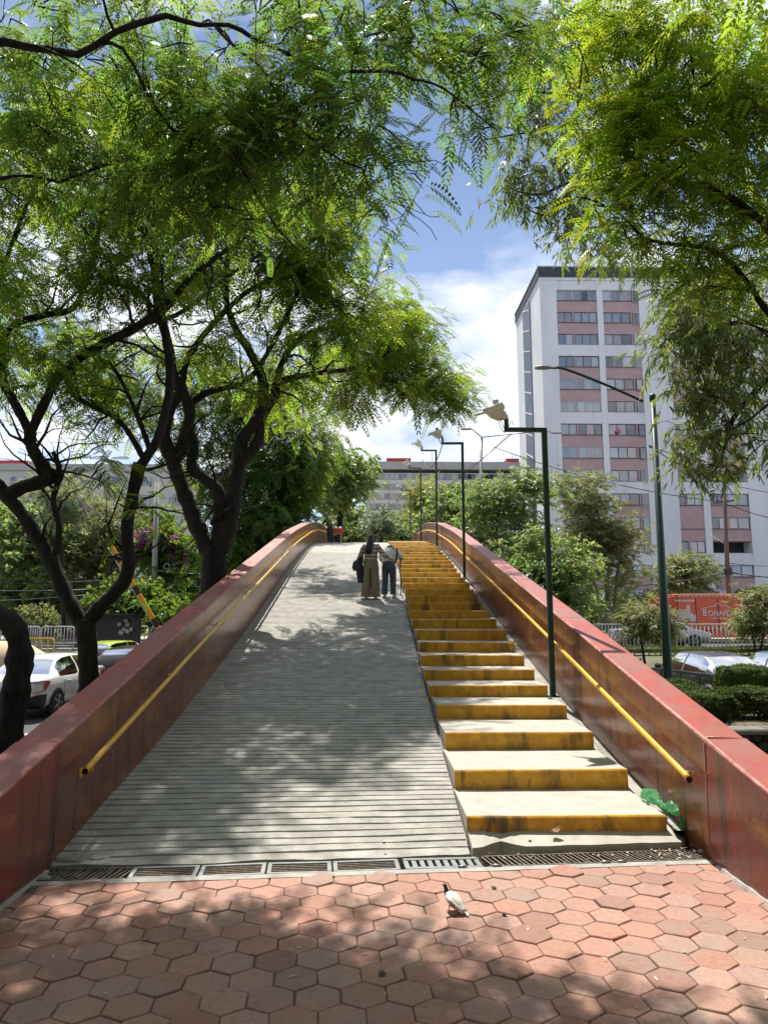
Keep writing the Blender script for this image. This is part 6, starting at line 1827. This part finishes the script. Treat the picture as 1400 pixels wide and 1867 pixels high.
for y_, rr_ in ((.27, .05), (.31, .095), (.37, .105), (.42, .085), (.45, .04)):
    rg.append([Vector((rr_ * math.cos(t), y_, 1.265 + rr_ * .85 * math.sin(t))) for t in [2 * math.pi * i / 12 for i in range(12)]])
m.loft(rg).build('hair', 'hair_black', mo)
m = MB(); m.loft([oval((0, .21, 1.262), .085, .075), oval((0, .235, 1.295), .075, .06)], cap=False); m.build('collar', 'dark_cloth', mo)
for x, y_ in ((-.105, .0), (.135, .06)):
    MB().loft([[Vector((x + a, y_ - .10, z)) for a, z in ((-.035, .0), (.035, .0), (.033, .07), (-.033, .07))], [Vector((x + a, y_ + .02, z)) for a, z in ((-.045, .0), (.045, .0), (.04, .085), (-.04, .085))], [Vector((x + a, y_ + .16, z)) for a, z in ((-.038, .0), (.038, .0), (.032, .04), (-.032, .04))]], smooth=False).build('shoe', 'shoe_white', mo)
m = MB(); m.tube(smooth_path([(.20, .05, 1.24), (.215, -.02, 1.12), (.20, -.04, 1.0), (.17, .02, .86)], 4), .022, 6); m.build('shoulder_strap', 'plastic_black', mo)
cn = thing('walking_cane', 'black walking cane held by the stooped man', 'cane', Vector(mo.location) + Vector((.30, .30, 0)))
MB().tube([(.02, 0, 0), (.0, .02, .84)], .013, 8).build('shaft', 'plastic_black', cn)
MB().tube(smooth_path([(0, .02, .83), (0, .03, .88), (-.005, -.02, .90), (-.005, -.08, .885)], 4), .014, 8).build('handle', 'plastic_black', cn)
MB().lathe([(.010, 0), (.02, 0), (.018, .04), (.010, .05)], (.02, 0, 0), 8).build('rubber_tip', 'plastic_black', cn)

# person at the crest, leaning on the parapet
vy = 38.6
vp = thing('person', 'person in dark jacket leaning on the parapet at the crest', 'person', (XL + .36, vy, deck(vy) + .003), R(35))
J = {'pelvis': (0, 0, .88, .13, .10), 'spine': (-.04, .02, 1.05, .12, .09), 'chest': (-.10, .06, 1.22, .15, .10), 'neck': (-.15, .10, 1.36, .052, .052), 'head': (-.17, .13, 1.47, .085, .09), 'crown': (-.17, .12, 1.53, .07, .08),
     'shL': (-.27, .08, 1.28, .055, .055), 'elL': (-.38, .14, 1.06, .042, .042), 'wrL': (-.40, .30, 1.02, .028, .028),
     'shR': (.06, .08, 1.29, .055, .055), 'elR': (.10, .12, 1.04, .042, .042), 'wrR': (-.02, .30, 1.0, .028, .028),
     'hipL': (-.09, 0, .80, .09, .09), 'knL': (-.06, .02, .44, .06, .06), 'anL': (-.04, -.03, .08, .04, .04), 'toL': (-.05, .11, .035, .035, .03),
     'hipR': (.09, 0, .80, .09, .09), 'knR': (.12, .02, .44, .06, .06), 'anR': (.16, -.03, .08, .04, .04), 'toR': (.17, .11, .035, .035, .03)}
E_ = [('pelvis', 'spine'), ('spine', 'chest'), ('chest', 'neck'), ('neck', 'head'), ('head', 'crown'), ('chest', 'shL'), ('shL', 'elL'), ('elL', 'wrL'), ('chest', 'shR'), ('shR', 'elR'), ('elR', 'wrR'), ('pelvis', 'hipL'), ('hipL', 'knL'), ('knL', 'anL'), ('anL', 'toL'), ('pelvis', 'hipR'), ('hipR', 'knR'), ('knR', 'anR'), ('anR', 'toR')]
hand(J, E_, 'wrR', (-.4, .8, -.1), (1, 0, 0), 'r'); hand(J, E_, 'wrL', (.2, .8, -.1), (1, 0, 0), 'l'); ear_nose(J, E_, (-.17, .13, 1.47))
skin_body('body', J, E_, vp, 'skin')
m = MB(); m.loft([oval((.02, 0, .86), .165, .13, wob=.1), oval((-.03, .02, 1.0), .175, .14, wob=.15), oval((-.08, .05, 1.16), .19, .14, wob=.1), oval((-.11, .07, 1.28), .19, .12), oval((-.14, .09, 1.36), .08, .07)], cap=False)
for c1, c2, c3 in (((-.27, .08, 1.28), (-.38, .14, 1.06), (-.40, .28, 1.02)), ((.06, .08, 1.29), (.10, .12, 1.04), (-.01, .27, 1.0))):
    m.tube([c1, c2, c3], [.075, .062, .045], 8)
m.build('jacket', 'dark_cloth', vp)
m = MB(); m.loft([oval((0, 0, .92), .145, .115), oval((0, 0, .80), .17, .13)], cap=False)
for s, kx, ax_ in ((-1, -.065, -.045), (1, .115, .155)): m.loft([oval((s * .085, 0, .82), .10, .12), oval((kx, .02, .44), .085, .09, wob=.1), oval((ax_, -.02, .06), .08, .085, wob=.2)], cap=False)
m.build('trousers', 'dark_cloth', vp)
m = MB(); m.loft([oval((-.17, .11, 1.585), .04, .04), oval((-.17, .10, 1.56), .09, .095), oval((-.17, .09, 1.49), .10, .10), oval((-.16, .07, 1.42), .085, .06)]); m.build('hair', 'hair_black', vp)
for x in (-.045, .16): MB().loft([[Vector((x + a, -.10, z)) for a, z in ((-.04, .0), (.04, .0), (.04, .07), (-.04, .07))], [Vector((x + a, .15, z)) for a, z in ((-.04, .0), (.04, .0), (.035, .045), (-.035, .045))]], smooth=False).build('shoe', 'plastic_black', vp)
# vendor's cart
vc = thing('vendor_cart', 'small red cart heaped with pale goods at the crest', 'cart', (P(613, 980, 39.5).x, 39.5, deck(39.5)))
m = MB(); m.loft([[Vector((x * .30, y * .22, .52)) for x, y in ((-1, -1), (1, -1), (1, 1), (-1, 1))], [Vector((x * .40, y * .30, .78)) for x, y in ((-1, -1), (1, -1), (1, 1), (-1, 1))]], smooth=False); m.build('tub', 'cart_red', vc)
for x in (-.27, .27):
    for y in (-.18, .18): MB().tube([(x, y, 0), (x, y, .53)], .022, 6).build('leg', 'window_frame' if x < 0 else 'yellow_metal', vc)
for y in (-.17, .17): MB().lathe([(.05, -.02), (.14, -.02), (.14, .02), (.05, .02)], (.05, y, .145), 14, axis=Matrix.Rotation(R(90), 3, 'X')).build('wheel', 'tyre', vc)
MB().box((.0, 0, .30), (.42, .3, .22), bev=.02).build('shelf_box', 'plastic_black', vc)
for k in range(3):
    a = k * .9
    b_ = thing('goods_bag', 'goods bag on the red cart, ' + ('leftmost and tan', 'middle and cream', 'rightmost and white')[k], 'bag', Vector(vc.location) + Vector((-.25 + .24 * k, 0, .81)), a, 'bags on the red cart')
    b_.scale = (1.5, 1.5, 1.2)
    MB().loft([oval((0, 0, -.03), .06, .05, 8, wob=.2, seed=k), oval((0, 0, .02), .085, .07, 8, wob=.2, seed=k), oval((0, 0, .08), .05, .045, 8, wob=.2, seed=k), oval((0, 0, .10), .02, .02, 8)]).build('bag_body', ('tan_cloth', 'petal_pale', 'print_white')[k % 3], b_)

# ------------------------------------------------------------------ pigeon
pg_ = PZ_(827, 1662, 0.0)
pig = thing('pigeon', 'white pigeon with dark head walking on the hexagonal pavers', 'pigeon', (pg_.x, pg_.y, .002), R(136))
pig.scale = (.58, .78, .66)
# local +X is the way it walks
pb_ = MB()
st = [(-.155, .028, .045, .010), (-.12, .042, .040, .016), (-.085, .070, .040, .036), (-.045, .090, .052, .046), (0, .108, .058, .054), (.04, .124, .055, .052), (.072, .140, .044, .044), (.094, .158, .031, .033), (.108, .180, .022, .024), (.116, .205, .018, .019), (.126, .224, .019, .020), (.140, .230, .017, .017), (.152, .226, .008, .008)]
rings = []
for i, (x, zc, wy_, hz_) in enumerate(st):
    a = st[min(i + 1, len(st) - 1)]; b_ = st[max(i - 1, 0)]
    t = Vector((a[0] - b_[0], 0, a[1] - b_[1])).normalized(); nrm = Vector((-t.z, 0, t.x))
    rings.append([Vector((x, 0, zc)) + Vector((0, wy_ * math.cos(q), 0)) + nrm * (hz_ * math.sin(q)) for q in [2 * math.pi * k / 14 for k in range(14)]])
pb_.loft(rings[:8], 0); pb_.loft(rings[7:], 1)
pb_.build('body', ['pigeon_white', 'pigeon_dark'], pig, fix=True)
for s in (-1, 1):
    wg = MB()
    up = []
    for (x, zc, yo, hh) in ((.065, .135, .046, .012), (.03, .128, .062, .034), (-.02, .106, .063, .040), (-.07, .080, .050, .030), (-.115, .058, .032, .016), (-.15, .042, .014, .006)):
        up.append([Vector((x, s * (yo - .004), zc + hh)), Vector((x, s * (yo + .006), zc)), Vector((x, s * (yo - .004), zc - hh)), Vector((x, s * (yo - .014), zc))])
    wg.loft(up).build('wing', 'pigeon_white' , pig, fix=True)
    br = MB()
    for k in range(2): br.box((-.03 - .035 * k, s * (.068 - .006 * k), .095 - .016 * k), (.012, .006, .05), rot=Matrix.Rotation(.5, 3, 'Y'))
    br.build('wing_bar', 'pigeon_grey', pig)
    lg = MB(); x0 = .012 + .03 * s
    lg.tube([(x0 - .005, s * .022, .06), (x0, s * .022, .03), (x0 + .004, s * .022, .006)], [.010, .005, .004], 6)
    for dx, dy in ((.03, .012), (.034, 0), (.03, -.012), (-.02, 0)): lg.tube([(x0 + .004, s * .022, .006), (x0 + .004 + dx, s * .022 + dy, .002)], [.0035, .002], 5)
    lg.build('leg', 'beak', pig)
    MB().lathe([(.001, -.002), (.0035, -.001), (.0035, .001), (.001, .002)], (.140, s * .0172, .234), 8, axis=Matrix.Rotation(R(90), 3, 'X')).build('eye', 'amber_paint', pig)
MB().loft([[Vector((.150, y, z)) for y, z in ((-.006, .222), (.006, .222), (.005, .231), (-.005, .231))], [Vector((.163, y, z)) for y, z in ((-.004, .220), (.004, .220), (.003, .227), (-.003, .227))], [Vector((.174, y, z)) for y, z in ((-.001, .217), (.001, .217), (.001, .220), (-.001, .220))]]).build('beak', 'beak', pig)
tl_ = MB()
for k in range(5):
    a = (k - 2) * .11
    tl_.box((-.175, math.sin(a) * -.05 + (k - 2) * .006, .026 + .002 * (k % 2)), (.08, .018, .004), rot=Matrix.Rotation(-.35, 3, 'Y') @ Matrix.Rotation(-a, 3, 'Z'))
tl_.build('tail', 'pigeon_white', pig)

# ------------------------------------------------------------------ green plastic bag on the lowest step
z1 = deck(7.56) + .004
g0 = PZ_(1174, 1454, z1); g1 = PZ_(1234, 1489, z1)
gbag = thing('plastic_bag', 'crumpled green plastic bag on the lowest step by right parapet', 'plastic bag', g0)
m = MB()
L = (g1 - g0); L.z = 0; n_ = 22
rings = []
dirx = L.normalized(); sdx = Vector((-dirx.y, dirx.x, 0))
for i in range(n_):
    t = i / (n_ - 1)
    wd = .062 * (.35 + .9 * math.sin(math.pi * min(1, t * 1.6 + .15)) ** 2 * (1 if t < .55 else .55) + .45 * math.exp(-((t - .85) / .1) ** 2)); hh = .045 + .045 * math.exp(-((t - .15) / .14) ** 2) + .055 * math.exp(-((t - .86) / .08) ** 2)
    c = L * t
    ring = []
    for k in range(12):
        q = 2 * math.pi * k / 12
        wob = 1 + .6 * noise.noise((t * 9, math.cos(q) * 1.8, math.sin(q) * 1.8)) + .6 * noise.noise((t * 22, math.cos(q) * 4, math.sin(q) * 4))
        ring.append(c + sdx * (wd * math.cos(q) * wob) + Vector((0, 0, max(.002, hh * .5 + hh * math.sin(q) * wob * .6))))
    rings.append(ring)
m.loft(rings, smooth=False); m.build('film', 'green_plastic', gbag)
q_ = PZ_(1243, 1503, .14)
m = MB(); rings = []
for i in range(7):
    t = i / 6
    rings.append([q_ - g0 + Vector((.035 * math.cos(k * math.pi / 4) * (1 + .5 * noise.noise((i, k, 0))) + t * .02, .03 * math.sin(k * math.pi / 4) * (1 + .5 * noise.noise((i, k, 3))), -.03 + t * .09)) * (1.0) for k in range(8)])
m.loft(rings); m.build('torn_piece', 'green_plastic', gbag)

# ------------------------------------------------------------------ pebbles, leaves, rubble
def pebble(label, px, py, z, s, m='stone_brown'):
    p = PZ_(px, py, z)
    o = thing('pebble', label, 'pebble', (p.x, p.y, z), rng.uniform(0, 6), 'loose pebbles')
    bm = bmesh.new(); bmesh.ops.create_icosphere(bm, subdivisions=2, radius=s)
    for v in bm.verts: v.co = Vector((v.co.x * 1.15, v.co.y * .85, v.co.z * .62)) * (1 + .3 * noise.noise(v.co * (1.2 / s))) + Vector((0, 0, s * .5))
    me = bpy.data.meshes.new('stone'); bm.to_mesh(me); bm.free(); me.materials.append(MATS[m])
    link('stone', me, o)
pebble('dark pebble on a paver right of the pigeon', 900, 1621, .002, .019)
pebble('grey pebble on a paver lower right of the pigeon', 919, 1668, .002, .017, 'stone_cap')
pebble('brown pebble on the shadow edge at lower centre', 696, 1778, .002, .022)
pebble('small dark pebble on the landing below the lowest step', 966, 1535, .12, .016)
pebble('tiny dark pebble on the ramp above the broken lip', 700, 1538, .09, .013)
dl = thing('dead_leaf', 'curled brown dead leaf on the landing below the lowest step', 'leaf', PZ_(1012, 1519, .125), .4)
m = MB(); vs = []
for i in range(7):
    t = i / 6; w_ = .035 * math.sin(math.pi * (t * .9 + .05)) ; zz = .004 + .03 * (t - .4) ** 2 * 4
    vs += [(-.05 + .1 * t, -w_, zz + .014), (-.05 + .1 * t, 0, zz), (-.05 + .1 * t, w_, zz + .018)]
m.add(vs, [f_ for i in range(6) for f_ in ((3 * i, 3 * i + 3, 3 * i + 4, 3 * i + 1), (3 * i + 1, 3 * i + 4, 3 * i + 5, 3 * i + 2))], 0, True).build('blade', 'dry_leaf', dl)
def litter(name, label, spots, m, tm, lo, hi):
    pos, ax, sz = [], [], []
    for p, n_ in spots:
        pos.append(p); ax.append((nr.normal(), nr.normal(), .15)); sz.append(nr.uniform(lo, hi))
    o = leaf_mesh(name, tm, pos, ax, sz, np.zeros(len(pos)), m, None)
    o['label'] = label; o['category'] = 'leaves'
ONE = (np.array([(0, 0, 0), (.5, .14, .03), (1, 0, .06), (.5, -.14, .02)]), np.array([(0, 1, 2, 3)]))
sp = []
for _ in range(60):
    p = Vector((nr.uniform(-2.4, 2.7), nr.uniform(3.9, 5.6), .005)); sp.append((tuple(p), 1))
for _ in range(46):
    p = duv(nr.uniform(3.4, 5.3), nr.uniform(-.12, .16), .012); sp.append((tuple(p), 1))
for _ in range(40):
    p = duv(5.1 + nr.normal(0, .12), nr.normal(.06, .09), .02); sp.append((tuple(p), 1))
litter('fallen_leaves', 'scattered pale fallen leaves on pavers and drain', sp, 'petal_pale', ONE, .018, .05)
sp = [((*(duv(nr.uniform(3.35, 3.75), nr.normal(.16, .03), .01))[:2], .02), 1) for _ in range(14)]
litter('fallen_petals', 'magenta petals caught beside the drain below the stairs', sp, 'magenta_petal', ONE, .015, .035)
for px in range(0, 1):
    pass
sp = [((nr.uniform(XL + .02, XL + .3), y_, deck(y_) + .006), 1) for y_ in nr.uniform(6.6, 24, 90)]
litter('ramp_litter', 'dry leaf litter along the left edge of the ramp', sp, 'dry_leaf', ONE, .02, .05)
def rubble(label, px, py, z, s):
    p = PZ_(px, py, z); o = thing('rubble', label, 'rubble', p, rng.uniform(0, 6), 'broken concrete')
    bm = bmesh.new(); bmesh.ops.create_icosphere(bm, subdivisions=2, radius=1)
    for v in bm.verts: v.co = Vector((v.co.x * s[0], v.co.y * s[1], v.co.z * s[2])) * (1 + .35 * noise.noise(v.co * 2.1 + p))
    me = bpy.data.meshes.new('lump'); bm.to_mesh(me); bm.free(); me.materials.append(MATS['concrete']); o.rotation_euler = (0, 0, 0)
    link('lump', me, o)
rubble('crumbled concrete lump at left end of the drain', 80, 1604, -.01, (.06, .05, .035))
rubble('broken concrete edge above the rusty left grate', 128, 1569, .02, (.13, .05, .035))
rubble('second broken concrete piece above the rusty left grate', 178, 1566, .02, (.10, .05, .03))
rubble('chunk of concrete in the gutter by the green bag', 1258, 1513, .06, (.05, .06, .05))
rubble('cement lump at right end of the drain', 1290, 1553, .01, (.09, .06, .03))

# kiosk behind the forked trunk
k0 = P(222, 1180, 33.8)
ki = thing('kiosk', 'black market kiosk with pale goods hung up behind the forked trunk', 'kiosk', (k0.x, 33.8, .2))
zt_ = P(222, 1120, 33.8).z - .2
MB().box((-.5, .5, zt_ / 2), (2.4, .06, zt_)).build('back_panel', 'black_paint', ki)
MB().box((-.5, 0, zt_), (2.5, 1.2, .05)).build('roof', 'black_paint', ki)
for x in (-1.65, .65): MB().tube([(x, -.5, 0), (x, -.5, zt_)], .03, 6).build('post', 'black_paint', ki)
for k in range(9):
    MB().lathe([(.01, -.03), (.10, -.02), (.11, .02), (.01, .03)], (rng.uniform(-.3, .55), .44 - .01 * k, zt_ - rng.uniform(.25, .95)), 9, axis=Matrix.Rotation(R(90), 3, 'X')).build('hung_item', 'print_pale', ki)
